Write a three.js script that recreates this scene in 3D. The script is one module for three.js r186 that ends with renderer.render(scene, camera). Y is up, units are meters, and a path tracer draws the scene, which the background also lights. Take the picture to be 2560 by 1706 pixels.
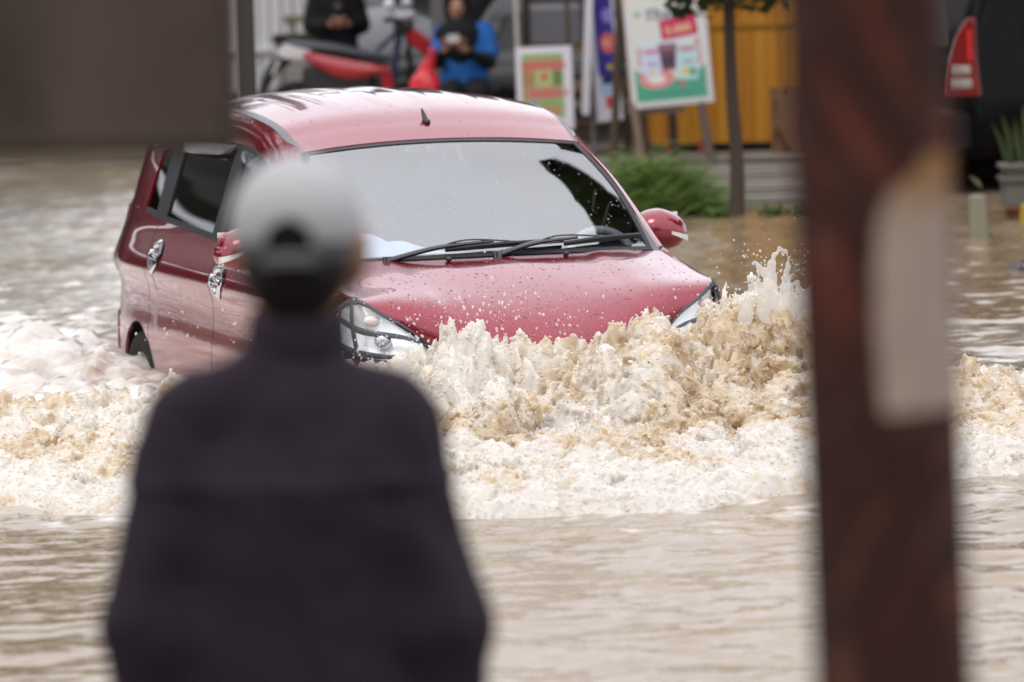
import * as THREE from 'three';
import { mergeGeometries, mergeVertices } from 'three/addons/utils/BufferGeometryUtils.js';
import { RoundedBoxGeometry } from 'three/addons/geometries/RoundedBoxGeometry.js';

// ------------------------------------------------------------------ camera, sky, sun, exposure
const scene = new THREE.Scene();
const camera = new THREE.PerspectiveCamera(2 * Math.atan(853 / 12000) * 180 / Math.PI, 2560 / 1706, 0.5, 800);
camera.position.set(0, 2.36, 0);
camera.rotation.order = 'YXZ';
camera.rotation.set(-5.0 * Math.PI / 180, 0, -1.5 * Math.PI / 180);
camera.focus = 17.9;
camera.userData.fStop = 2.8;
scene.add(camera);

const renderer = new THREE.WebGLRenderer({ antialias: true });
renderer.toneMapping = THREE.LinearToneMapping;
renderer.toneMappingExposure = 0.93;
renderer.shadowMap.enabled = true;

// ------------------------------------------------------------------ noise
let seed = 12345;
function rnd() { seed = (seed * 1664525 + 1013904223) >>> 0; return seed / 4294967296; }
const rr = (a, b) => a + (b - a) * rnd();
function gauss() { return Math.sqrt(-2 * Math.log(1 - rnd() * 0.99999)) * Math.cos(6.2831853 * rnd()); }
const PERM = new Uint8Array(512);
{ const p = []; for (let i = 0; i < 256; i++) p.push(i); for (let i = 255; i > 0; i--) { const j = Math.floor(rnd() * (i + 1)); [p[i], p[j]] = [p[j], p[i]]; } for (let i = 0; i < 512; i++) PERM[i] = p[i & 255]; }
function gr(h, x, y, z) { h &= 15; const u = h < 8 ? x : y, v = h < 4 ? y : (h === 12 || h === 14 ? x : z); return ((h & 1) ? -u : u) + ((h & 2) ? -v : v); }
function noise3(x, y, z) {
  const X0 = Math.floor(x), Y0 = Math.floor(y), Z0 = Math.floor(z);
  x -= X0; y -= Y0; z -= Z0; const X = X0 & 255, Y = Y0 & 255, Z = Z0 & 255;
  const u = x * x * x * (x * (x * 6 - 15) + 10), v = y * y * y * (y * (y * 6 - 15) + 10), w = z * z * z * (z * (z * 6 - 15) + 10);
  const A = PERM[X] + Y, AA = PERM[A] + Z, AB = PERM[A + 1] + Z, B = PERM[X + 1] + Y, BA = PERM[B] + Z, BB = PERM[B + 1] + Z;
  const a = gr(PERM[AA], x, y, z), b = gr(PERM[BA], x - 1, y, z), c = gr(PERM[AB], x, y - 1, z), d = gr(PERM[BB], x - 1, y - 1, z);
  const e = gr(PERM[AA + 1], x, y, z - 1), f = gr(PERM[BA + 1], x - 1, y, z - 1), g = gr(PERM[AB + 1], x, y - 1, z - 1), h = gr(PERM[BB + 1], x - 1, y - 1, z - 1);
  const l = (p, q, t) => p + t * (q - p);
  return l(l(l(a, b, u), l(c, d, u), v), l(l(e, f, u), l(g, h, u), v), w);
}
function fbm(x, y, z, o = 4) { let s = 0, a = 0.5; for (let i = 0; i < o; i++) { s += a * noise3(x, y, z); x = x * 2.03 + 7.1; y = y * 2.03 + 3.7; z = z * 2.03 + 1.3; a *= 0.5; } return s; }
const clamp = (x, a = 0, b = 1) => Math.min(b, Math.max(a, x));
const smooth = (a, b, x) => { const t = clamp((x - a) / (b - a)); return t * t * (3 - 2 * t); };
const mix = (a, b, t) => a + (b - a) * t;

// overcast sky: an even bright cloud deck, slightly brighter overhead
{
  const w = 256, h = 128, d = new Float32Array(w * h * 4);
  for (let j = 0; j < h; j++) for (let i = 0; i < w; i++) {
    const el = (j + 0.5) / h * Math.PI - Math.PI / 2, az = (i + 0.5) / w * 2 * Math.PI;
    const x = Math.cos(el) * Math.cos(az), y = Math.sin(el), z = Math.cos(el) * Math.sin(az);
    let L = el < 0 ? 0.45 : 0.76 + 0.32 * Math.sin(el) + 0.20 * fbm(x * 2.2, y * 3.5, z * 2.2, 4);
    const k = (j * w + i) * 4; L *= 1.78; d[k] = L * 0.965; d[k + 1] = L * 0.985; d[k + 2] = L * 1.06; d[k + 3] = 1;
  }
  const t = new THREE.DataTexture(d, w, h, THREE.RGBAFormat, THREE.FloatType);
  t.mapping = THREE.EquirectangularReflectionMapping; t.magFilter = THREE.LinearFilter; t.minFilter = THREE.LinearFilter; t.needsUpdate = true;
  scene.background = t; scene.environment = t;
}
const sun = new THREE.DirectionalLight(0xfff2e2, 1.35);
sun.position.set(-6, 22, -6); sun.target.position.set(0, 0, -18);
sun.castShadow = true; sun.shadow.radius = 40; sun.shadow.mapSize.set(2048, 2048);
Object.assign(sun.shadow.camera, { left: -20, right: 20, top: 25, bottom: -25, near: 1, far: 80 });
scene.add(sun, sun.target);

// ------------------------------------------------------------------ helpers
const V = (x, y, z) => new THREE.Vector3(x, y, z);
function mat(c, rough = 0.7, metal = 0, extra = {}) {
  const m = new THREE.MeshPhysicalMaterial({ roughness: rough, metalness: metal, side: THREE.DoubleSide, ...(rough > 0.55 ? { specularIntensity: 0.35 } : {}), ...extra });
  if (Array.isArray(c)) m.color.setRGB(...c); else m.color.set(c);
  return m;
}
const names = {};
function numbered(n) { const k = names[n] = (names[n] ?? -1) + 1; return k ? n + '_' + String(k).padStart(3, '0') : n; }
function tag(o, label, category, group, kind) { if (label) o.userData.label = label; if (category) o.userData.category = category; if (group) o.userData.group = group; if (kind) o.userData.kind = kind; return o; }
function thing(name, label, category, pos = [0, 0, 0], turn = 0, group) {
  const o = new THREE.Group(); o.name = numbered(name); o.position.set(...pos); o.rotation.y = turn; scene.add(o); return tag(o, label, category, group);
}
function mesh(name, geo, m, parent = scene) {
  if (Array.isArray(geo)) geo = geo.length === 1 ? geo[0] : mergeGeometries(geo.map(g => { g = g.index ? g.toNonIndexed() : g; for (const k of Object.keys(g.attributes)) if (!['position', 'normal', 'uv'].includes(k)) g.deleteAttribute(k); if (!g.attributes.uv) g.setAttribute('uv', new THREE.BufferAttribute(new Float32Array(g.attributes.position.count * 2), 2)); return g; }));
  const o = new THREE.Mesh(geo, m); o.name = parent === scene ? numbered(name) : name; o.castShadow = o.receiveShadow = true; parent.add(o); return o;
}
function box(w, h, d, x = 0, y = 0, z = 0, r = 0.006, rx = 0, ry = 0, rz = 0) {
  const g = r > 0 ? new RoundedBoxGeometry(w, h, d, 2, Math.min(r, w / 2.1, h / 2.1, d / 2.1)) : new THREE.BoxGeometry(w, h, d);
  g.applyMatrix4(new THREE.Matrix4().compose(V(x, y, z), new THREE.Quaternion().setFromEuler(new THREE.Euler(rx, ry, rz)), V(1, 1, 1))); return g;
}
function cyl(r0, r1, h, x, y, z, n = 20, rx = 0, ry = 0, rz = 0) {
  const g = new THREE.CylinderGeometry(r1, r0, h, n, 1); g.applyMatrix4(new THREE.Matrix4().compose(V(x, y, z), new THREE.Quaternion().setFromEuler(new THREE.Euler(rx, ry, rz)), V(1, 1, 1))); return g;
}
function tube(pts, r, n = 24, m = 8) { return new THREE.TubeGeometry(new THREE.CatmullRomCurve3(pts.map(p => V(...p)), false, 'centripetal'), n, r, m); }
// tube whose radius varies along it
function taper(pts, rads, n = 24, m = 10) {
  const c = new THREE.CatmullRomCurve3(pts.map(p => V(...p)), false, 'centripetal'), g = new THREE.TubeGeometry(c, n, 1, m), P = g.attributes.position, q = V(), nseg = rads.length - 1;
  for (let i = 0; i <= n; i++) { const t = i / n, k = Math.min(nseg - 1, Math.floor(t * nseg)), r = mix(rads[k], rads[k + 1], t * nseg - k); c.getPointAt(t, q); for (let j = 0; j <= m; j++) { const a = i * (m + 1) + j; P.setXYZ(a, q.x + (P.getX(a) - q.x) * r, q.y + (P.getY(a) - q.y) * r, q.z + (P.getZ(a) - q.z) * r); } }
  g.computeVertexNormals(); return g;
}
function prism(pts, depth, bevel = 0.004) { // outline in x, y; extruded along z from 0 to depth
  const s = new THREE.Shape(pts.map(p => new THREE.Vector2(...p)));
  return new THREE.ExtrudeGeometry(s, { depth, bevelEnabled: bevel > 0, bevelThickness: bevel, bevelSize: bevel, bevelSegments: 2 });
}
function moved(g, x, y, z, rx = 0, ry = 0, rz = 0, s = 1) { g.applyMatrix4(new THREE.Matrix4().compose(V(x, y, z), new THREE.Quaternion().setFromEuler(new THREE.Euler(rx, ry, rz)), typeof s === 'number' ? V(s, s, s) : V(...s))); return g; }
function spl(xs, ys) { // smooth interpolation through points, flat tangents clipped
  const n = xs.length, m = [];
  for (let i = 0; i < n; i++) { const a = Math.max(0, i - 1), b = Math.min(n - 1, i + 1); m.push((ys[b] - ys[a]) / (xs[b] - xs[a])); }
  return x => { if (x <= xs[0]) return ys[0] + m[0] * (x - xs[0]); if (x >= xs[n - 1]) return ys[n - 1] + m[n - 1] * (x - xs[n - 1]); let k = 0; while (x > xs[k + 1]) k++; const h = xs[k + 1] - xs[k], t = (x - xs[k]) / h, t2 = t * t, t3 = t2 * t; return (2 * t3 - 3 * t2 + 1) * ys[k] + (t3 - 2 * t2 + t) * h * m[k] + (3 * t2 - 2 * t3) * ys[k + 1] + (t3 - t2) * h * m[k + 1]; };
}
// grid surface fn(u, v) -> [x, y, z]
function grid(fn, nu, nv, flipUv) {
  const P = [], U = [], I = [];
  for (let j = 0; j <= nv; j++) for (let i = 0; i <= nu; i++) { P.push(...fn(i / nu, j / nv)); U.push(i / nu, j / nv); }
  for (let j = 0; j < nv; j++) for (let i = 0; i < nu; i++) { const a = j * (nu + 1) + i, b = a + 1, c = a + nu + 1, d = c + 1; I.push(a, b, d, a, d, c); }
  const g = new THREE.BufferGeometry(); g.setAttribute('position', new THREE.Float32BufferAttribute(P, 3)); g.setAttribute('uv', new THREE.Float32BufferAttribute(U, 2)); g.setIndex(I); g.computeVertexNormals(); return g;
}
// surface nets: the zero set of field(x, y, z), solid where negative; map moves the vertices afterwards
function nets(field, lo, hi, cell, map) {
  const n = [0, 1, 2].map(i => Math.ceil((hi[i] - lo[i]) / cell) + 1), [nx, ny, nz] = n, F = new Float32Array(nx * ny * nz);
  for (let k = 0; k < nz; k++) for (let j = 0; j < ny; j++) for (let i = 0; i < nx; i++) F[(k * ny + j) * nx + i] = field(lo[0] + i * cell, lo[1] + j * cell, lo[2] + k * cell, i, j, k);
  return netsFrom(F, n, lo, cell, map);
}
function netsFrom(F, [nx, ny, nz], lo, cell, map) {
  const id = new Int32Array(nx * ny * nz).fill(-1), P = [], I = [], off = [0, 1, nx, nx + 1, nx * ny, nx * ny + 1, nx * ny + nx, nx * ny + nx + 1];
  const E = [[0, 1], [2, 3], [4, 5], [6, 7], [0, 2], [1, 3], [4, 6], [5, 7], [0, 4], [1, 5], [2, 6], [3, 7]];
  for (let k = 0; k < nz - 1; k++) for (let j = 0; j < ny - 1; j++) for (let i = 0; i < nx - 1; i++) {
    const b = (k * ny + j) * nx + i; let mask = 0; for (let c = 0; c < 8; c++) if (F[b + off[c]] < 0) mask |= 1 << c;
    if (mask === 0 || mask === 255) continue;
    let x = 0, y = 0, z = 0, m = 0;
    for (const [p, q] of E) { if (((mask >> p) & 1) === ((mask >> q) & 1)) continue; const fp = F[b + off[p]], fq = F[b + off[q]], t = fp / (fp - fq); x += (p & 1) + t * ((q & 1) - (p & 1)); y += ((p >> 1) & 1) + t * (((q >> 1) & 1) - ((p >> 1) & 1)); z += (p >> 2) + t * ((q >> 2) - (p >> 2)); m++; }
    id[b] = P.length / 3; P.push(lo[0] + (i + x / m) * cell, lo[1] + (j + y / m) * cell, lo[2] + (k + z / m) * cell);
  }
  const sx = 1, sy = nx, sz = nx * ny;
  const quad = (a, b, c, d, f) => { if (a < 0 || b < 0 || c < 0 || d < 0) return; if (f) I.push(a, b, c, a, c, d); else I.push(a, c, b, a, d, c); };
  for (let k = 1; k < nz - 1; k++) for (let j = 1; j < ny - 1; j++) for (let i = 1; i < nx - 1; i++) {
    const b = (k * ny + j) * nx + i, s = F[b] < 0;
    if (s !== F[b + sx] < 0) quad(id[b - sy - sz], id[b - sz], id[b], id[b - sy], s);
    if (s !== F[b + sy] < 0) quad(id[b - sx - sz], id[b - sx], id[b], id[b - sz], s);
    if (s !== F[b + sz] < 0) quad(id[b - sx - sy], id[b - sy], id[b], id[b - sx], s);
  }
  if (map) for (let a = 0; a < P.length; a += 3) { const q = map(P[a], P[a + 1], P[a + 2]); P[a] = q[0]; P[a + 1] = q[1]; P[a + 2] = q[2]; }
  const g = new THREE.BufferGeometry(); g.setAttribute('position', new THREE.Float32BufferAttribute(P, 3)); g.setIndex(I); g.computeVertexNormals(); return g;
}
// tapered capsules joined by a smooth minimum
const smin = (a, b, k) => { const h = clamp(0.5 + 0.5 * (b - a) / k); return b + (a - b) * h - k * h * (1 - h); };
function bone(a, b, ra, rb, sx = 1, sz = 1) { return { a, b, ra, rb, sx, sz }; }
function boneD(o, x, y, z) {
  const ax = o.a[0], ay = o.a[1], az = o.a[2]; const bx = o.b[0] - ax, by = o.b[1] - ay, bz = o.b[2] - az; const px = x - ax, py = y - ay, pz = z - az;
  const t = clamp((px * bx + py * by + pz * bz) / (bx * bx + by * by + bz * bz + 1e-9)); const dx = (px - bx * t) / o.sx, dy = py - by * t, dz = (pz - bz * t) / o.sz;
  return (Math.sqrt(dx * dx + dy * dy + dz * dz) - mix(o.ra, o.rb, t)) * Math.min(1, o.sx, o.sz);
}
function body(bones, k, cell, extra) {
  const lo = [1e9, 1e9, 1e9], hi = [-1e9, -1e9, -1e9];
  for (const o of bones) for (const [p, r] of [[o.a, o.ra], [o.b, o.rb]]) for (let i = 0; i < 3; i++) { const s = i === 0 ? o.sx : i === 2 ? o.sz : 1; lo[i] = Math.min(lo[i], p[i] - r * s - k * 0.6 - 2 * cell); hi[i] = Math.max(hi[i], p[i] + r * s + k * 0.6 + 2 * cell); }
  return nets((x, y, z) => { let d = 1e3; for (const o of bones) d = smin(d, boneD(o, x, y, z), k); return extra ? extra(d, x, y, z) : d; }, lo, hi, cell);
}
function planarUv(g, fx, fy) { const P = g.attributes.position, U = new Float32Array(P.count * 2); for (let i = 0; i < P.count; i++) { U[2 * i] = fx(P.getX(i), P.getY(i), P.getZ(i)); U[2 * i + 1] = fy(P.getX(i), P.getY(i), P.getZ(i)); } g.setAttribute('uv', new THREE.BufferAttribute(U, 2)); return g; }
// data texture from fn(u, v) -> [r, g, b] or a number, values 0..1
function tex(n, fn, srgb = false, m = n) {
  const d = new Uint8Array(n * m * 4);
  for (let j = 0; j < m; j++) for (let i = 0; i < n; i++) { const c = fn(i / n, j / m), k = (j * n + i) * 4; if (typeof c === 'number') d[k] = d[k + 1] = d[k + 2] = clamp(c) * 255; else { d[k] = clamp(c[0]) * 255; d[k + 1] = clamp(c[1]) * 255; d[k + 2] = clamp(c[2]) * 255; } d[k + 3] = 255; }
  const t = new THREE.DataTexture(d, n, m); t.wrapS = t.wrapT = THREE.RepeatWrapping; t.magFilter = t.minFilter = THREE.LinearFilter; if (srgb) t.colorSpace = THREE.SRGBColorSpace; t.needsUpdate = true; return t;
}
// tiling fractal noise on a torus
function tileNoise(u, v, f, o = 4, s = 0) { let r = 0, a = 0.5; for (let i = 0; i < o; i++) { const R = f / 6.2831853; r += a * noise3(Math.cos(u * 6.2831853) * R + 10 + s, Math.sin(u * 6.2831853) * R + Math.cos(v * 6.2831853) * R + 20, Math.sin(v * 6.2831853) * R + s); f *= 2; a *= 0.5; } return r; }
// ------------------------------------------------------------------ the red car
const paint = mat([0.25, 0.004, 0.02], 0.2, 0.5, { clearcoat: 1, clearcoatRoughness: 0.02, ior: 1.7 });
const blackTrim = mat([0.018, 0.018, 0.02], 0.45, 0, { ior: 1.5 });
const blackGloss = mat([0.012, 0.012, 0.014], 0.12, 0, { clearcoat: 1, clearcoatRoughness: 0.05 });
const greyTrim = mat([0.14, 0.145, 0.15], 0.4, 0.2);
const chrome = mat([0.82, 0.83, 0.85], 0.07, 1);
const dark = mat([0.012, 0.012, 0.012], 0.9);
const rubber = mat([0.02, 0.02, 0.02], 0.75);
const windGlass = mat([0.72, 0.76, 0.80], 0.02, 0, { transmission: 1, thickness: 0, ior: 3.5 });
const sideGlass = mat([0.10, 0.105, 0.10], 0.02, 0, { transmission: 1, thickness: 0, ior: 1.5 });
const clearLens = mat([0.97, 0.98, 0.98], 0.03, 0, { transmission: 1, thickness: 0, ior: 1.5 });
const redLens = mat([0.20, 0.004, 0.006], 0.06, 0, { clearcoat: 1, clearcoatRoughness: 0.04 });

const car = thing('car', 'dark red family car driving through the flood with a bow wave at its nose', 'car', [0.23, 0, -18.03], 18 * Math.PI / 180);
const L = p => [-p[1], p[2], -p[0]];                 // (back from the nose, to its right, up) -> local axes
const mirrored = g => { g = g.clone(); const P = g.attributes.position, N = g.attributes.normal; for (let i = 0; i < P.count; i++) { P.setX(i, -P.getX(i)); if (N) N.setX(i, -N.getX(i)); } if (g.index) { const a = g.index.array.slice(); for (let i = 0; i < a.length; i += 3) { const t = a[i]; a[i] = a[i + 1]; a[i + 1] = t; } g.setIndex(new THREE.BufferAttribute(a, 1)); } return g; };
const curve = pts => { const c = new THREE.CatmullRomCurve3(pts.map(p => V(...p)), false, 'catmullrom', 0.5), o = V(); return t => { c.getPoint(clamp(t), o); return [o.x, o.y, o.z]; }; };
// panel with a turned-in edge so that the gaps between panels read dark
function panel(fn, nu, nv, skirt = 0.014) {
  const g = grid((u, v) => L(fn(u, v)), nu, nv), P = g.attributes.position, N = g.attributes.normal, ring = [];
  let s = 0; for (let i = 0; i < P.count; i++) s += N.getX(i) * P.getX(i) + N.getY(i) * (P.getY(i) - 0.75) + N.getZ(i) * (P.getZ(i) + 2.2);
  if (s < 0) { const a = g.index.array; for (let i = 0; i < a.length; i += 3) { const t = a[i]; a[i] = a[i + 1]; a[i + 1] = t; } g.computeVertexNormals(); }
  if (!skirt) return g;
  for (let i = 0; i <= nu; i++) ring.push(i); for (let j = 1; j <= nv; j++) ring.push(j * (nu + 1) + nu); for (let i = nu - 1; i >= 0; i--) ring.push(nv * (nu + 1) + i); for (let j = nv - 1; j > 0; j--) ring.push(j * (nu + 1));
  const A = [], I = [], M = g.attributes.normal; for (const i of ring) { A.push(P.getX(i), P.getY(i), P.getZ(i), P.getX(i) - M.getX(i) * skirt, P.getY(i) - M.getY(i) * skirt, P.getZ(i) - M.getZ(i) * skirt); }
  for (let i = 0; i < ring.length; i++) { const a = 2 * i, b = 2 * ((i + 1) % ring.length); I.push(a, b, b + 1, a, b + 1, a + 1); }
  const k = new THREE.BufferGeometry(); k.setAttribute('position', new THREE.Float32BufferAttribute(A, 3)); k.setAttribute('uv', new THREE.Float32BufferAttribute(new Float32Array(A.length / 3 * 2), 2)); k.setIndex(I); k.computeVertexNormals();
  return mergeGeometries([g, k]);
}
const both = (name, g, m, parent = car) => { const a = mesh(name, g, m, parent), b = mesh(name, mirrored(g), m, parent); return [a, b]; };

// side of the body: half width at (x back, z up)
const W = spl([0.0, 0.1, 0.3, 0.6, 1.0, 1.5, 2.5, 3.3, 3.8, 4.05, 4.2, 4.28], [0.50, 0.62, 0.745, 0.805, 0.828, 0.838, 0.845, 0.845, 0.83, 0.795, 0.745, 0.70]);
const D = spl([0.2, 0.3, 0.45, 0.6, 0.72, 0.82, 0.885, 0.93, 0.99, 1.06, 1.14, 1.25, 1.35, 1.46, 1.55], [-0.05, -0.028, -0.006, -0.002, -0.014, -0.014, 0.004, -0.006, -0.03, -0.058, -0.083, -0.117, -0.148, -0.188, -0.24]);
const S = (x, z, o = 0) => [x, W(x) + D(z) + o, z];
const belt = spl([1.1, 1.5, 2.0, 2.5, 3.0, 3.4, 3.6, 4.1], [1.035, 1.045, 1.06, 1.078, 1.097, 1.115, 1.127, 1.14]);
const wtop = spl([1.9, 2.15, 2.5, 2.9, 3.4, 3.62, 4.0], [1.42, 1.452, 1.462, 1.458, 1.43, 1.405, 1.35]);
const arch = (x, c, r) => { const q = r * r - (x - c) * (x - c); return q > 0 ? 0.30 + Math.sqrt(q) : 0; };

// hood
const hC = curve([[0.165, 0, 0.70], [0.195, 0, 0.762], [0.27, 0, 0.832], [0.38, 0, 0.893], [0.55, 0, 0.955], [0.75, 0, 1.012], [0.905, 0, 1.043]]);
const hE = curve([[0.275, 0.43, 0.70], [0.30, 0.455, 0.748], [0.335, 0.55, 0.832], [0.365, 0.64, 0.892], [0.42, 0.722, 0.94], [0.62, 0.735, 0.962], [0.82, 0.735, 0.99], [1.035, 0.73, 1.028]]);
const hood = (s, t) => { const c = hC(t), e = hE(t), q = Math.abs(s), a = Math.pow(q, 1.8), b = Math.pow(q, 2.3); const r = smooth(0.5, 0.62, q) * (1 - smooth(0.74, 0.95, q)) * smooth(0.12, 0.4, t); return [mix(c[0], e[0], a), e[1] * s, mix(c[2], e[2], b) + 0.007 * r]; };
const hoodMesh = mesh('hood', panel((u, v) => hood(u * 2 - 1, 0.02 + v * 0.975), 72, 44), paint, car);

// windscreen, roof
const wsB = q => [0.925 + 0.13 * q * q, 0.705 * q, 1.048 - 0.016 * q * q];
const wsT = q => [1.636 - 0.034 * q * q, 0.578 * q, 1.478 - 0.033 * q * q];
function ws(q, t, o = 0) { const a = wsB(q), b = wsT(q), k = 0.024 * Math.sin(Math.PI * clamp(t)); return [mix(a[0], b[0], t) - 0.55 * (k + o), mix(a[1], b[1], t) + 0.020 * Math.sign(q) * Math.abs(q) * Math.sin(Math.PI * clamp(t)), mix(a[2], b[2], t) + 0.83 * (k + o)]; }
const wsMesh = mesh('windscreen', panel((u, v) => ws((u * 2 - 1) * 0.992, 0.004 + v * 0.99), 48, 32, 0), windGlass, car);
{ // black border printed round the glass and its rubber seal
  const band = (f, n) => panel(f, n, 2, 0.004);
  mesh('windscreen_seal', [band((u, v) => ws(u * 2 - 1, 1.0 - 0.022 * v, 0.004), 40), band((u, v) => ws(u * 2 - 1, 0.03 * v - 0.01, 0.004), 40), band((u, v) => ws(1 - 0.03 * v, u, 0.004), 30), band((u, v) => ws(-1 + 0.03 * v, u, 0.004), 30)], blackTrim, car);
}
const rC = curve([[1.642, 0, 1.482], [1.80, 0, 1.543], [2.02, 0, 1.608], [2.4, 0, 1.655], [3.0, 0, 1.660], [3.55, 0, 1.632], [3.95, 0, 1.585], [4.15, 0, 1.545]]);
const rE = curve([[1.604, 0.583, 1.449], [1.77, 0.595, 1.502], [1.95, 0.602, 1.552], [2.3, 0.608, 1.588], [2.8, 0.602, 1.598], [3.4, 0.578, 1.575], [3.85, 0.545, 1.53], [4.08, 0.525, 1.492]]);
const roofF = (s, t) => { const c = rC(t), e = rE(t), q = Math.abs(s); let z = mix(c[2], e[2], Math.pow(q, 2.3)); const x = mix(c[0], e[0], q * q), y = e[1] * s;
  const g = smooth(1.96, 2.3, x) * (1 - smooth(3.7, 3.95, x)); let b = 0; for (const k of [-0.40, -0.20, 0, 0.20, 0.40]) b = Math.max(b, smooth(0.075, 0.05, Math.abs(y - k))); return [x, y, z - 0.003 * g * b]; };
const roofMesh = mesh('roof', panel((u, v) => roofF((u * 2 - 1) * 0.985, 0.006 + v * 0.99), 130, 70), paint, car);
both('roof_moulding', panel((u, v) => { const p = rE(u * 0.99 + 0.003); return [p[0], p[1] + mix(-0.008, 0.02, v), p[2] + 0.001 - 0.010 * v * v]; }, 60, 3, 0.012), greyTrim);
{ // antenna
  const a = rC(0.143); const b = L([a[0] + 0.012, 0, a[2]]);
  const base = moved(new THREE.SphereGeometry(1, 20, 12), b[0], b[1] + 0.004, b[2], 0, 0, 0, [0.017, 0.015, 0.030]);
  mesh('antenna', [base, taper([[b[0], b[1] + 0.008, b[2] - 0.005], [b[0] - 0.003, b[1] + 0.032, b[2] - 0.022], [b[0] - 0.005, b[1] + 0.056, b[2] - 0.04]], [0.012, 0.009, 0.004], 10, 10)], blackTrim, car);
}
// pillars and cant rail: from the windscreen / roof edge down to the side glass
const pI = curve([[1.06, 0.718, 1.036], [1.235, 0.704, 1.165], [1.42, 0.668, 1.306], [1.606, 0.598, 1.450], [1.77, 0.617, 1.496], [1.95, 0.624, 1.542], [2.3, 0.630, 1.576], [2.8, 0.624, 1.586], [3.4, 0.600, 1.563], [3.85, 0.567, 1.518], [4.08, 0.547, 1.480]]);
const pOx = curve([[1.17, 0, 1.028], [1.38, 0, 1.16], [1.60, 0, 1.293], [1.82, 0, 1.395], [1.98, 0, 1.432], [2.15, 0, 1.452], [2.5, 0, 1.462], [2.9, 0, 1.458], [3.4, 0, 1.432], [3.80, 0, 1.385], [4.02, 0, 1.35]]);
const pO = t => { const p = pOx(t); return S(p[0], p[2]); };
both('cant_rail', panel((u, v) => { const a = pI(u), b = pO(u), k = Math.sin(Math.PI * v) * 0.016; return [mix(a[0], b[0], v), mix(a[1], b[1], v) + k, mix(a[2], b[2], v) + k * 0.55]; }, 90, 10), paint);

// side panels
function side(name, x0, x1, zb, zt, nu = 24, nv = 26, m = paint, o = 0, slant = 0) {
  return both(name, panel((u, v) => { let x = mix(x0, x1, u); const b = zb(x), t = zt(x), z = mix(b, t, v); x += slant * (z - 0.7) * (u > 0.5 ? 0 : 1 - 2 * u) ; return S(x, z, o); }, nu, nv), m);
}
// front wing: up to the hood edge
{
  const hx = spl([0.60, 0.75, 0.9, 1.03, 1.14], [0.955, 0.975, 1.0, 1.024, 1.03]), hy = spl([0.60, 0.75, 0.9, 1.03, 1.14], [0.742, 0.743, 0.743, 0.742, 0.752]);
  both('front_wing', panel((u, v) => { const x = mix(0.585, 1.272, u), zb = Math.max(0.24, arch(x, 0.80, 0.345)), zs = 0.885; if (v < 0.65) { const z = mix(zb, zs, v / 0.65); return S(x, z); } const q = (v - 0.65) / 0.35, p = S(x, zs), e = x < 1.14 ? [x, hy(x), hx(x)] : S(x, belt(x) - 0.004), c = [x, p[1] - 0.004, mix(p[2], e[2], 0.82)]; return [x, (1 - q) * (1 - q) * p[1] + 2 * q * (1 - q) * c[1] + q * q * e[1], (1 - q) * (1 - q) * p[2] + 2 * q * (1 - q) * c[2] + q * q * e[2]]; }, 40, 40), paint);
}
const doors = {};
doors.front = side('front_door', 1.282, 2.196, x => 0.27, x => belt(x) - 0.004, 30, 34);
doors.rear = side('rear_door', 2.204, 3.30, x => Math.max(0.27, arch(x, 3.52, 0.36)), x => belt(x) - 0.004, 40, 34);
side('rear_quarter', 3.308, 4.19, x => Math.max(0.27, arch(x, 3.52, 0.345)), x => belt(x) - 0.002, 44, 34);
both('sill', panel((u, v) => S(mix(1.16, 3.16, u), mix(0.17, 0.262, v), -0.012), 20, 3), blackTrim);
// upper quarter (rear pillar) behind the small side window
both('rear_pillar', panel((u, v) => { const zt = v; const xr = mix(4.12, 4.0, v), xf = mix(3.61, 3.56, v), x = mix(xf, xr, u), z0 = belt(x), z1 = mix(1.412, 1.355, u); return S(x, mix(z0, z1, zt)); }, 14, 14), paint);
// glass
const glassG = (x0a, x0b, x1a, x1b, zt) => panel((u, v) => { const xa = mix(x0a, x1a, u), xb = mix(x0b, x1b, u), x = mix(xa, xb, v); return S(x, mix(belt(x) + 0.012, Math.min(zt(x), 2), v), -0.006); }, 20, 16, 0);
const pillarTop = spl([1.17, 1.38, 1.60, 1.82, 1.98, 2.15], [1.03, 1.155, 1.286, 1.386, 1.424, 1.44]);
const win = (parents, g, m = sideGlass) => { mesh('window', g, m, parents[0]); mesh('window', mirrored(g), m, parents[1]); };
win(doors.front, panel((u, v) => { const x = mix(1.30, 2.20, u); const zt = Math.min(pillarTop(x), wtop(x)); return S(x, mix(belt(x) + 0.01, Math.max(zt, belt(x) + 0.02), v), -0.006); }, 30, 16, 0));
win(doors.rear, glassG(2.36, 2.33, 3.19, 3.17, x => wtop(x) - 0.012));
both('quarter_window', glassG(3.37, 3.37, 3.585, 3.52, x => wtop(x) - 0.014), sideGlass);
// black pillars and belt strips, window frames
const strip = (x0a, x0b, x1a, x1b, zt, o = 0.003) => panel((u, v) => { const x = mix(mix(x0a, x1a, u), mix(x0b, x1b, u), v); return S(x, mix(belt(x) + 0.004, zt(x), v), o); }, 4, 14);
both('pillar_trim', strip(2.19, 2.19, 2.365, 2.33, x => wtop(x)), blackTrim);
both('pillar_trim', strip(3.18, 3.16, 3.375, 3.375, x => wtop(x)), blackTrim);
both('belt_strip', panel((u, v) => { const x = mix(1.24, 3.585, u); return S(x, belt(x) + mix(-0.004, 0.02, v), 0.006); }, 50, 2, 0.01), blackTrim);
both('window_frame', panel((u, v) => { const x = mix(1.95, 3.54, u); return S(x, Math.min(wtop(x), 2) + mix(-0.016, 0.004, v), 0.004); }, 40, 2, 0.01), blackTrim);
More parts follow.
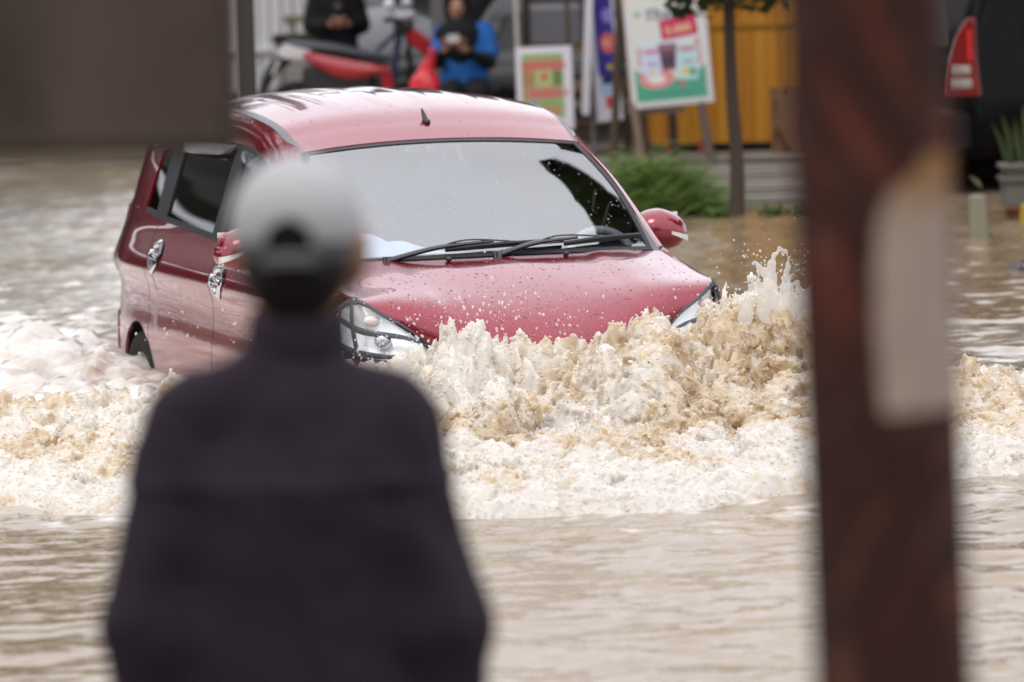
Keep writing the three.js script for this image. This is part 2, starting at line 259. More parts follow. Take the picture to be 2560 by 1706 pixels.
// smoked rain visors over the side windows
{
  const visorM = mat([0.20, 0.20, 0.21], 0.06, 0, { transmission: 0.85, thickness: 0, ior: 1.6 });
  const visor = (x0, x1, f) => both('rain_visor', panel((u, v) => { const x = mix(x0, x1, u); const e = Math.sin(Math.PI * clamp(u, 0.001, 0.999)); return S(x, f(x) - mix(0, 0.010 + 0.040 * Math.pow(e, 0.35), v), 0.008 + 0.02 * v * Math.pow(e, 0.4)); }, 30, 5, 0), visorM);
  visor(1.42, 2.22, x => Math.min(pillarTop(x), wtop(x)) - 0.002); visor(2.35, 3.2, x => wtop(x) - 0.004);
}
// black corner piece at the foot of the windscreen pillar
both('pillar_foot', panel((u, v) => { const a = ws(0.995, mix(-0.03, 0.27, u)), w = 0.034 * (1 - u * 0.9); return [a[0] + 0.02 * v * (1 - u), a[1] + w * v, a[2] + 0.006]; }, 14, 3, 0.012), greyTrim);
// cowl
mesh('cowl', panel((u, v) => { const q = u * 2 - 1, a = hood(q * 0.985, 0.995), b = ws(q, 0.035); const p = [mix(a[0] - 0.01, b[0], v), mix(a[1], b[1], v), mix(a[2] - 0.02, b[2], v) - 0.008 * Math.sin(Math.PI * v)]; return p; }, 40, 4, 0), blackTrim, car);
// wipers
function wiper(p0, y0, y1, t0, t1, ym, tm) {
  const at = (y, t, o) => { const q = y / mix(0.705, 0.578, t); return L(ws(q, t, o)); };
  const w = new THREE.Group(); w.name = 'wiper'; car.add(w);
  const piv = at(p0[0], p0[1], 0.012), mid = at(ym, tm, 0.032), m2 = at(mix(p0[0], ym, 0.45), mix(p0[1], tm, 0.6), 0.032);
  mesh('arm', [taper([piv, m2, mid], [0.012, 0.010, 0.006], 16, 8), moved(new THREE.CylinderGeometry(0.016, 0.02, 0.035, 16), ...piv), tube([m2, at(mix(p0[0], ym, 0.72), mix(t0, tm, 0.9), 0.045), at(y1 * 0.7 + y0 * 0.3, mix(t0, t1, 0.7), 0.022)], 0.004, 12, 6)], blackGloss, w);
  const P = []; for (let i = 0; i <= 8; i++) P.push(at(mix(y0, y1, i / 8), mix(t0, t1, i / 8), 0.014));
  const Q = P.map((p, i) => { const a = at(mix(y0, y1, i / 8), mix(t0, t1, i / 8), 0.020 + 0.006 * Math.sin(Math.PI * i / 8)); return a; });
  mesh('blade', [tube(P, 0.006, 20, 6), tube(Q, 0.008, 20, 6)], blackTrim, w);
}
wiper([0.44, -0.02], 0.20, -0.30, 0.030, 0.060, 0.0, 0.058);
wiper([0.0, -0.02], -0.30, -0.655, 0.035, 0.085, -0.36, 0.058);
for (const y of [0.21, -0.28]) { const p = L([hood(y / 0.735, 0.985)[0] - 0.03, y, hood(y / 0.735, 0.95)[2] + 0.012]); mesh('washer_nozzle', moved(new THREE.SphereGeometry(1, 12, 8), ...p, 0, 0, 0, [0.013, 0.011, 0.017]), blackTrim, car); }
// front bumper and grille, mostly under the wave
{
  const pl = curve([[0.60, 0.80, 0], [0.36, 0.765, 0], [0.19, 0.665, 0], [0.08, 0.46, 0], [0.03, 0.2, 0], [0.02, 0, 0], [0.03, -0.2, 0], [0.08, -0.46, 0], [0.19, -0.665, 0], [0.36, -0.765, 0], [0.60, -0.80, 0]]);
  mesh('front_bumper', panel((u, v) => { const p = pl(u), z = mix(0.2, 0.715, v), k = -0.03 * Math.sin(Math.PI * Math.min(1, v * 1.3)) + 0.10 * Math.max(0, v - 0.6); return [p[0] + k, p[1], z]; }, 60, 16), paint, car);
  const gp = mesh('grille', panel((u, v) => { const y = mix(0.43, -0.43, u), z = mix(0.60, 0.72, v); return [0.045 + 0.6 * y * y + 0.09 * v, y, z]; }, 24, 6), blackGloss, car);
  mesh('grille_bar', panel((u, v) => { const y = mix(0.42, -0.42, u), z = mix(0.65, 0.668, v); return [0.055 + 0.6 * y * y, y, z]; }, 24, 3, 0.02), chrome, gp);
}
// tail
mesh('tailgate', panel((u, v) => { const q = u * 2 - 1, z = mix(0.35, 1.5, v), x = z < 1.1 ? 4.26 - 0.03 * Math.abs(z - 0.8) : 4.24 - (z - 1.1) * 0.35, y = (W(4.2) + D(Math.min(z, 1.5)) - 0.012) * q; return [x - 0.10 * q * q * q * q, y, z]; }, 30, 30), paint, car);
both('rear_bumper', panel((u, v) => { const z = mix(0.28, 0.66, v), a = u * Math.PI / 2; const x = 4.02 + 0.25 * Math.sin(a), y = (W(4.02) + D(z) + 0.006) * Math.pow(Math.max(0, Math.cos(a)), 0.5); return [x, Math.max(0, y), z]; }, 24, 10), paint);
for (const g of (() => { const t = panel((u, v) => { const z = mix(0.83, 1.13, v), w = Math.sin(Math.PI * mix(0.08, 0.95, v)), x = mix(4.165, 4.165 + 0.12 * w, u); return [x, W(Math.min(x, 4.28)) + D(z) + 0.012 + 0.01 * Math.sin(Math.PI * u), z]; }, 10, 16, 0.02); return [t, mirrored(t)]; })()) {
  const tl = mesh('tail_light', g, redLens, car);
}
both('tail_light_trim', panel((u, v) => { const z = mix(0.80, 1.15, v), w = Math.sin(Math.PI * mix(0.06, 0.96, v)), x = 4.135 + mix(0, 0.035, u); return [x, W(x) + D(z) + 0.008, z]; }, 4, 16, 0.012), blackTrim);
both('reflector', panel((u, v) => { const a = v * Math.PI, z = 0.90 + 0.055 * Math.cos(a), x = 4.20 + 0.035 * (u - 0.5) * 2 * Math.sin(a); return [x, W(x) + D(z) + 0.026, z]; }, 8, 12, 0.008), clearLens);
// dark inner shell behind the panel gaps, floor
mesh('inner_shell', [...(() => { const a = panel((u, v) => { const x = mix(0.62, 4.15, u), a0 = Math.max(arch(x, 0.80, 0.36), arch(x, 3.52, 0.36)), z = mix(Math.max(0.22, a0), x < 1.22 ? 0.84 : belt(x) - 0.02, v); return S(x, z, -0.022); }, 60, 12, 0); return [a, mirrored(a)]; })(), panel((u, v) => { const c = hood((u * 2 - 1) * 0.98, 0.03 + v * 0.95); return [c[0] + 0.01, c[1], c[2] - 0.024]; }, 30, 20, 0), panel((u, v) => [mix(0.2, 4.2, u), mix(-0.78, 0.78, v), 0.24], 4, 4, 0)], dark, car);
{ const hl = panel((u, v) => { const c = roofF((u * 2 - 1) * 0.97, 0.02 + v * 0.95); return [c[0], c[1], c[2] - 0.035]; }, 20, 16, 0); mesh('headliner', hl, mat([0.35, 0.34, 0.33], 0.9), car); }
// wheel arches and wheels
for (const ax of [0.80, 3.52]) for (const s of [1, -1]) {
  const lin = grid((u, v) => { const a = Math.PI * (1.15 - 1.3 * u); return L([ax + 0.352 * Math.cos(a), s * mix(0.815, 0.52, v), 0.30 + 0.352 * Math.sin(a)]); }, 24, 2);
  mesh('arch_liner', lin, dark, car);
  const w = new THREE.Group(); w.name = 'wheel'; w.position.set(...L([ax, s * 0.735, 0.30])); w.rotation.z = s > 0 ? Math.PI / 2 : -Math.PI / 2; car.add(w);
  mesh('tyre', new THREE.LatheGeometry([[0.205, -0.085], [0.24, -0.095], [0.285, -0.09], [0.303, -0.07], [0.306, 0], [0.303, 0.07], [0.285, 0.09], [0.24, 0.095], [0.205, 0.085]].map(p => new THREE.Vector2(...p)), 48), rubber, w);
  const sp = []; for (let i = 0; i < 7; i++) sp.push(moved(box(0.2, 0.02, 0.045, 0.105, 0.06, 0, 0.008), 0, 0, 0, 0, i * 2 * Math.PI / 7, 0));
  mesh('rim', [new THREE.LatheGeometry([[0.20, -0.085], [0.185, -0.07], [0.185, 0.06], [0.20, 0.085], [0.21, 0.085]].map(p => new THREE.Vector2(...p)), 40), cyl(0.05, 0.045, 0.04, 0, 0.06, 0), ...sp], mat([0.5, 0.5, 0.52], 0.3, 0.9), w);
}
// door handles: chrome bowl, rim and pull bar
for (const [d, x0, z0] of [['front', 2.075, 0.915], ['rear', 3.165, 0.955]]) for (const s of [0, 1]) {
  const out = [[-0.105, 0.012], [-0.075, 0.055], [0.0, 0.064], [0.07, 0.05], [0.10, 0.012], [0.07, -0.035], [0.005, -0.075], [-0.06, -0.045]];
  const loop = curve([...out, out[0]].map(p => [p[0], p[1], 0]));
  const at = (a, b, o) => L(S(x0 + a, z0 + b, o));
  const plate = grid((u, v) => { const p = loop(u), r = (1 - v * 0.999) * 1.08; return at(p[0] * r, p[1] * r, 0.004 + (v < 0.18 ? v / 0.18 * 0.008 : 0.012 - 0.028 * Math.sin((v - 0.18) / 0.82 * Math.PI / 2))); }, 40, 12);
  const bar = grid((u, v) => { const a = v * 2 * Math.PI, w = 0.014 * (0.75 + 0.25 * Math.sin(Math.PI * u)); return at(mix(-0.085, 0.088, u), 0.004 + 0.02 * (u - 0.5) + w * Math.sin(a), 0.010 + 0.012 * Math.sin(Math.PI * u) + 0.007 * Math.cos(a)); }, 24, 12);
  const hnd = mesh('door_handle', s ? mirrored(plate) : plate, chrome, doors[d][s]);
  mesh('pull_bar', s ? mirrored(bar) : bar, chrome, doors[d][s]);
}
// mirrors
for (const s of [1, -1]) {
  const m = new THREE.Group(); m.name = 'wing_mirror'; car.add(m);
  const cx = 1.48, cy = 0.885, cz = 1.085;
  const sh = nets((x, y, z) => { const dx = (x - cx), dy = (y - cy), dz = (z - cz); const a = Math.pow(Math.abs(dy) / 0.118, 2.6) + Math.pow(Math.abs(dz + (dy > 0 ? 0.22 * dy : -0.05 * dy)) / (dz > 0 ? 0.084 : Math.max(0.06, 0.092 - 0.25 * Math.max(0, dy))), 2.2) + Math.pow(Math.abs(Math.min(0, dx)) / 0.105, 2.1) + Math.pow(Math.abs(Math.max(0, dx)) / 0.03, 4); return (Math.pow(a, 0.4) - 1) * 0.08; }, [1.34, 0.73, 0.96], [1.54, 1.04, 1.21], 0.0065, (x, y, z) => L([x, s * y, z]));
  mesh('housing', sh, paint, m);
  const lamp = panel((u, v) => { const y = mix(0.905, 0.998, u), z = 1.063 - 0.03 * (u - 0.3) + mix(-0.013, 0.013, v) * (0.5 + 0.5 * u); const q = Math.min(0.98, Math.abs(y - cy) / 0.121); return [cx - 0.1045 * Math.pow(1 - Math.pow(q, 2.6), 1 / 2.1) - 0.004, s * y, z]; }, 16, 4, 0.012);
  mesh('indicator_lamp', lamp, mat([0.75, 0.75, 0.72], 0.12, 0.3, { clearcoat: 1, clearcoatRoughness: 0.03 }), m);
  const gl = grid((u, v) => L([cx + 0.028, s * mix(0.79, 0.98, u), mix(1.02, 1.15, v)]), 2, 2); mesh('mirror_glass', gl, mat([0.8, 0.8, 0.82], 0.02, 1), m);
  mesh('arm', taper([L([1.40, s * 0.755, 1.05]), L([1.42, s * 0.79, 1.052]), L([1.46, s * 0.84, 1.06])], [0.03, 0.025, 0.035], 10, 12), blackTrim, m);
}
// headlights
{
  const U0 = curve([[0.298, 0.448, 0.742], [0.337, 0.55, 0.828], [0.366, 0.64, 0.886], [0.415, 0.722, 0.936], [0.50, 0.757, 0.915], [0.585, 0.795, 0.862]]);
  const L0 = curve([[0.292, 0.448, 0.732], [0.255, 0.55, 0.722], [0.285, 0.65, 0.722], [0.385, 0.735, 0.735], [0.49, 0.785, 0.775], [0.58, 0.802, 0.845]]);
  const hp = (u, v, o = 0) => { const a = L0(u), b = U0(u), k = 0.02 * Math.sin(Math.PI * v) * Math.sin(Math.PI * clamp(u, 0, 1)) + o; const n = [-0.75 + 0.5 * u, 0.25 + 0.55 * u, 0.55]; return [mix(a[0], b[0], v) + n[0] * k, mix(a[1], b[1], v) + n[1] * k, mix(a[2], b[2], v) + n[2] * k]; };
  const bowl = (u, v) => { const k = Math.sin(Math.PI * u) * Math.sin(Math.PI * v); return hp(u, v, -0.016 - 0.045 * k + 0.002 * Math.sin(u * 60) * k); };
  const lampSphere = (u, v, r) => moved(new THREE.SphereGeometry(r, 20, 14), ...L(hp(u, v, -0.03)));
  const bar = (f, w, n = 24) => panel((a, b) => { const [u, v, du, dv] = f(a); const k = (b - 0.5) * w; return hp(u + du * k, v + dv * k, 0.006 + 0.004 * Math.sin(Math.PI * b)); }, n, 3, 0.01);
  for (const s of [0, 1]) {
    const M = g => s ? mirrored(g) : g;
    const h = new THREE.Group(); h.name = 'headlight'; car.add(h);
    mesh('reflector', M(panel(bowl, 36, 24, 0.02)), mat([0.85, 0.86, 0.87], 0.38, 0.5), h);
    mesh('bulb_housing', M(mergeGeometries([lampSphere(0.42, 0.42, 0.034)])), mat([0.5, 0.52, 0.54], 0.12, 0.6, { clearcoat: 1 }), h);
    mesh('indicator', M(moved(new THREE.SphereGeometry(1, 18, 12), ...L(hp(0.50, 0.76, -0.034)), 0, 0, 0, [0.034, 0.022, 0.018])), mat([0.78, 0.62, 0.57], 0.15, 0, { clearcoat: 1 }), h);
    mesh('lens', M(panel((u, v) => hp(u, v), 36, 20, 0)), clearLens, h);
    mesh('trim_strip', M(mergeGeometries([
      bar(a => [a * 0.62, 0.985, 0, 1], 0.10), bar(a => [mix(0.03, 0.98, a), mix(0.62, 0.40, smooth(0, 0.6, a)) + 0.26 * smooth(0.5, 1, a), 0, 1], 0.13, 36),
      bar(a => [0.60 + 0.05 * a, a, 1, 0], 0.035), bar(a => [0.77 + 0.03 * a, a * 0.95, 1, 0], 0.03), bar(a => [mix(0.60, 1, a), 0.975, 0, 1], 0.16), bar(a => [mix(0.3, 1, a), 0.02, 0, 1], 0.10)])), mat([0.05, 0.052, 0.058], 0.35), h);
  }
}
// cabin
{
  const cloth = mat([0.10, 0.10, 0.11], 0.9), plastic = mat([0.035, 0.035, 0.04], 0.6);
  mesh('dashboard', panel((u, v) => { const q = u * 2 - 1, b = ws(q * 0.97, 0.02, -0.02); const x = mix(b[0], 1.52, v); return [x, 0.70 * q, b[2] - 0.015 - 0.03 * v - 0.25 * smooth(0.75, 1, v)]; }, 30, 20, 0), plastic, car);
  const sw = new THREE.Group(); sw.name = 'steering_wheel'; sw.position.set(...L([1.36, -0.60, 0.965])); sw.rotation.x = -0.45; car.add(sw);
  mesh('rim', new THREE.TorusGeometry(0.145, 0.016, 12, 40), mat([0.55, 0.55, 0.56], 0.5), sw);
  mesh('hub', [box(0.10, 0.09, 0.04, 0, 0, -0.02, 0.02), box(0.28, 0.03, 0.02, 0, 0.01, -0.015, 0.008), box(0.03, 0.17, 0.02, 0, -0.09, -0.015, 0.008)], plastic, sw);
  for (const y of [0.36, -0.36]) for (const [x, n] of [[2.15, 0], [3.0, 1]]) {
    const st = new THREE.Group(); st.name = 'seat'; st.position.set(...L([x, y, 0])); car.add(st);
    mesh('backrest', moved(new RoundedBoxGeometry(0.46, 0.60, 0.14, 4, 0.06), 0, 0.90, -0.10, -0.22), cloth, st);
    mesh('headrest', moved(new RoundedBoxGeometry(0.25, 0.17, 0.09, 4, 0.04), 0, 1.27, -0.18, -0.15), cloth, st);
    mesh('cushion', new RoundedBoxGeometry(0.48, 0.16, 0.5, 4, 0.05).translate(0, 0.58, 0.12), cloth, st);
  }
  const rm = L(ws(0, 0.86, -0.07)); mesh('rear_view_mirror', [moved(new RoundedBoxGeometry(0.22, 0.065, 0.03, 3, 0.014), ...rm), tube([rm, L(ws(0, 0.93, -0.01))], 0.008, 6, 6)], blackTrim, car);
}

// rain drops standing on the bonnet, the roof and the windscreen
function rainOn(parent, fn, n, r0, r1) {
  const geo = new THREE.SphereGeometry(1, 8, 5), im = new THREE.InstancedMesh(geo, mat([1, 1, 1], 0.02, 0, { transmission: 1, thickness: 0.004, ior: 1.33 }), n), M = new THREE.Matrix4();
  for (let i = 0; i < n; i++) { const u = rnd(), v = rnd(), e = 0.002, p = V(...L(fn(u, v))), a = V(...L(fn(u + e, v))).sub(p), b = V(...L(fn(u, v + e))).sub(p), nn = a.cross(b).normalize(); if (nn.y < 0) nn.negate(); const r = mix(r0, r1, Math.pow(rnd(), 3)); M.compose(p, new THREE.Quaternion().setFromUnitVectors(V(0, 1, 0), nn), V(r * rr(0.8, 1.6), r * 0.42, r * rr(0.8, 1.5))); im.setMatrixAt(i, M); }
  im.name = 'raindrops'; im.castShadow = im.receiveShadow = true; parent.add(im); tag(im, null, null, null, 'stuff');
}
rainOn(hoodMesh, (u, v) => hood(u * 1.9 - 0.95, 0.12 + v * 0.85), 1500, 0.0013, 0.0044);
rainOn(wsMesh, (u, v) => ws(u * 1.9 - 0.95, 0.05 + v * 0.9, 0.001), 520, 0.0009, 0.0026);
rainOn(roofMesh, (u, v) => roofF(u * 1.9 - 0.95, 0.02 + v * 0.3), 120, 0.0013, 0.004);
// pale blue cloth on the dashboard
{
  const c = thing('cloth', 'crumpled pale blue cloth lying along the dashboard behind the windscreen', 'cloth'); 
  const g = grid((u, v) => { const y = mix(0.60, -0.55, u), q = y / 0.70, b = ws(q * 0.97, 0.02, -0.03), k = 0.05 * smooth(0.45, 0.12, u) + 0.012; const n = fbm(u * 7, v * 5, 3, 3); return L([b[0] + 0.02 + 0.30 * v, y + 0.02 * n, b[2] + 0.005 + k * Math.sin(Math.PI * Math.min(1, v * 1.1)) * (0.8 + 1.5 * n) + 0.07 * v * smooth(0.5, 0.1, u)]); }, 90, 24);
  mesh('sheet', g, mat([0.62, 0.70, 0.84], 0.9), c); c.position.copy(car.position); c.rotation.copy(car.rotation);
}
// ------------------------------------------------------------------ ground, flood water, bow wave
const WL = 0.42;
{ const g = new THREE.PlaneGeometry(1400, 1400); g.rotateX(-Math.PI / 2); const m = mesh('ground', g, mat([0.10, 0.085, 0.065], 0.95)); m.position.y = 0; tag(m, null, null, null, 'structure'); }

const dF = spl([-2.4, -1.75, -1.45, -0.8, -0.2, 0.14, 0.54, 0.8, 1.49, 1.76, 2.4], [16.7, 16.2, 15.92, 15.7, 15.54, 15.58, 15.65, 15.87, 16.29, 16.52, 17.2]);
const dC = spl([-2.4, -1.4, -0.9, -0.45, 0.2, 0.55, 0.8, 1.0, 1.3, 1.7, 2.4], [18.3, 17.9, 17.75, 17.58, 17.58, 17.72, 17.95, 18.05, 18.1, 18.3, 18.8]);
const hCr = spl([-2.4, -1.7, -1.2, -0.9, -0.62, -0.4, -0.2, 0.0, 0.12, 0.25, 0.45, 0.7, 0.85, 0.95, 1.06, 1.2, 1.4, 1.7, 2.4], [0.12, 0.17, 0.19, 0.24, 0.28, 0.29, 0.42, 0.36, 0.32, 0.37, 0.42, 0.38, 0.46, 0.53, 0.50, 0.42, 0.27, 0.16, 0.08]);
const prof = spl([-0.05, 0, 0.05, 0.16, 0.35, 0.55, 0.72, 0.86, 0.95, 1.0, 1.08, 1.2, 1.4, 1.7], [0, 0.0, 0.05, 0.085, 0.115, 0.14, 0.20, 0.33, 0.44, 0.48, 0.47, 0.36, 0.15, 0.0]);
function waveBase(x, z) { // height above the still water
  const d = -z, f = dF(x) + 0.20 * fbm(x * 2.2, 3.1, 0.5, 3) + 0.07 * noise3(x * 9, 1.7, 0) + 0.04 * noise3(x * 27, 5.7, 0), c = dC(x), t = (d - f) / (c - f), hc = hCr(x) / 0.48;
  const p = t <= 0 ? 0 : prof(Math.min(t, 1.7)), k = mix(Math.min(1, 0.55 + 0.45 * hc), hc, smooth(0.3, 0.8, t));
  return { t, h: Math.max(0, p) * k, hc };
}
const churnL = (x, d) => smooth(-0.75, -1.1, x + 0.30 * (d - 18)) ; // left of the car

// muddy water and foam colours
const WHITE = [0.93, 0.895, 0.835], AMBER = [0.82, 0.67, 0.455], BROWN = [0.60, 0.445, 0.265];
function foamColor(x, y, z, bias) {
  const n = fbm(x * 3.1 + 5, y * 4.5, z * 2.4, 3), m = fbm(x * 13, y * 15 + 9, z * 10, 3), q = noise3(x * 45, y * 45, z * 32);
  const w = clamp(0.64 + bias + n * 1.45 + m * 0.95 + q * 0.25);
  const b = smooth(0.20, 0.02, w), a = smooth(0.18, 0.86, w);
  return [0, 1, 2].map(i => mix(mix(AMBER[i], WHITE[i], a), BROWN[i], b * 0.75));
}
const bumpFine = tex(512, (u, v) => 0.5 + 0.5 * tileNoise(u, v, 14, 4, 3) + 0.25 * Math.abs(tileNoise(u, v, 30, 2, 9)));
const foamMat = new THREE.MeshPhysicalMaterial({ vertexColors: true, roughness: 0.92, clearcoat: 1, clearcoatRoughness: 0.05, ior: 1.33, transmission: 0.5, thickness: 0, side: THREE.DoubleSide });

const spots = [];      // places on the wave for bubbles: x, y, z, nx, ny, nz
{
  const cell = 0.0073, lo = [-2.25, -0.13, -19.0], hi = [2.1, 0.24, -15.25];
  const nx = Math.ceil((hi[0] - lo[0]) / cell) + 1, ny = Math.ceil((hi[1] - lo[1]) / cell) + 1, nz = Math.ceil((hi[2] - lo[2]) / cell) + 1, F = new Float32Array(nx * ny * nz);
  const H = new Float32Array(nx * nz), T = new Float32Array(nx * nz);
  for (let k = 0; k < nz; k++) for (let i = 0; i < nx; i++) {
    const x = lo[0] + i * cell, z = lo[2] + k * cell, w = waveBase(x, z); H[k * nx + i] = w.h; T[k * nx + i] = w.t;
    let A = 0.033 + 0.020 * smooth(0.02, 0.4, w.t) + 0.058 * smooth(0.45, 0.9, w.t) * Math.min(1.15, w.hc); A *= smooth(-0.06, 0.05, w.t) * (1 - smooth(1.35, 1.7, w.t));
    const sink = (w.t < 0.03 ? -0.03 * smooth(0.03, -0.05, w.t) : 0) - 0.05 * smooth(1.3, 1.7, w.t);
    const vs = 1 - 0.5 * smooth(0.72, 0.98, w.t), lean = 0.16 * smooth(0.55, 1, w.t);
    for (let j = 0; j < ny; j++) {
      const y = lo[1] + j * cell; let g;
      if (y > A * 2.1 + 0.01) g = 0.05; else if (y < -A * 1.15 - 0.06) g = -0.05; else {
        const yy = (y + w.h) * vs, zz = z - yy * lean * 2;
        const wx = x + 0.035 * noise3(x * 6, yy * 6 + 3, zz * 6), wy = yy + 0.035 * noise3(x * 6 + 9, yy * 6, zz * 6), wz = zz + 0.03 * noise3(x * 6, yy * 6, zz * 6 + 5);
        const n0 = noise3(wx * 4.0, wy * 3.6, wz * 3.0), n1 = Math.abs(noise3(wx * 8, wy * 6.5 + 4, wz * 5.2)), n2 = Math.abs(noise3(wx * 19, wy * 15 + 7, wz * 12)), n3 = noise3(wx * 48, wy * 38, wz * 34) + 0.55 * noise3(wx * 85, wy * 70, wz * 60);
        const n = 0.75 * n0 + 1.5 * n1 - 0.42 + 0.70 * (n2 - 0.22) + 0.30 * n3;
        g = y - A * n * 1.25 - sink;
      }
      F[(k * ny + j) * nx + i] = g;
    }
  }
  const hAt = (x, z) => { const a = clamp((x - lo[0]) / cell, 0, nx - 1.001), b = clamp((z - lo[2]) / cell, 0, nz - 1.001), i = Math.floor(a), k = Math.floor(b), u = a - i, v = b - k, q = k * nx + i; return mix(mix(H[q], H[q + 1], u), mix(H[q + nx], H[q + nx + 1], u), v); };
  const g = netsFrom(F, [nx, ny, nz], lo, cell, (x, y, z) => [x, y + WL + hAt(x, z), z]);
  const P = g.attributes.position, N = g.attributes.normal, C = new Float32Array(P.count * 3);
  for (let a = 0; a < P.count; a++) {
    const x = P.getX(a), y = P.getY(a), z = P.getZ(a), k = clamp(Math.round((z - lo[2]) / cell), 0, nz - 1) * nx + clamp(Math.round((x - lo[0]) / cell), 0, nx - 1), t = T[k];
    const face = smooth(0.40, 0.62, t) * (1 - smooth(0.97, 1.12, t));
    const bias = 0.10 - 0.42 * face * (0.25 + 0.75 * smooth(0.1, 0.5, x)) - 0.22 * smooth(0.3, 0.5, t) * (1 - smooth(0.6, 0.8, t)) * smooth(0.25, -0.05, x) + 0.22 * smooth(0.45, 0.1, t) + 0.12 * smooth(1.02, 1.15, t);
    const c = foamColor(x, y, z, bias); C[3 * a] = c[0]; C[3 * a + 1] = c[1]; C[3 * a + 2] = c[2];
    if (rnd() < 0.2 && t > 0.0 && t < 1.25) spots.push([x, y, z, N.getX(a), N.getY(a), N.getZ(a), c, t]);
  }
  g.setAttribute('color', new THREE.BufferAttribute(C, 3));
  const m = mesh('bow_wave', g, foamMat); tag(m, 'churned white and tan bow wave of foam breaking ahead of the red car', 'wave', null, 'stuff');
  console.log('wave verts', P.count, 'tris', g.index.count / 3, 'spots', spots.length);
}
// bubbles, froth and flying drops
const dropMat = mat([1, 1, 1], 0.9, 0, { clearcoat: 1, clearcoatRoughness: 0.03, ior: 1.33, transmission: 0.6, thickness: 0 });
{
  const n = Math.min(110000, spots.length), geo = new THREE.IcosahedronGeometry(1, 1), im = new THREE.InstancedMesh(geo, dropMat, n), M = new THREE.Matrix4(), col = new THREE.Color(), Q = new THREE.Quaternion();
  for (let i = 0; i < n; i++) {
    const s = spots[Math.floor(rnd() * spots.length)], r = 0.0014 + 0.0050 * Math.pow(rnd(), 4), o = rr(-0.3, 0.8) * r;
    Q.setFromEuler(new THREE.Euler(rnd() * 6, rnd() * 6, rnd() * 6));
    M.compose(V(s[0] + s[3] * o, s[1] + s[4] * o, s[2] + s[5] * o), Q, V(r * rr(0.7, 1.7), r * rr(0.7, 1.1), r * rr(0.7, 1.3))); im.setMatrixAt(i, M);
    const w = rr(0.35, 0.95); col.setRGB(mix(s[6][0], 0.90, w), mix(s[6][1], 0.88, w), mix(s[6][2], 0.85, w)); im.setColorAt(i, col);
  }
  im.name = 'foam_bubbles'; im.castShadow = im.receiveShadow = true; scene.add(im); tag(im, 'fine bubbles and froth covering the bow wave', 'foam', null, 'stuff');
}

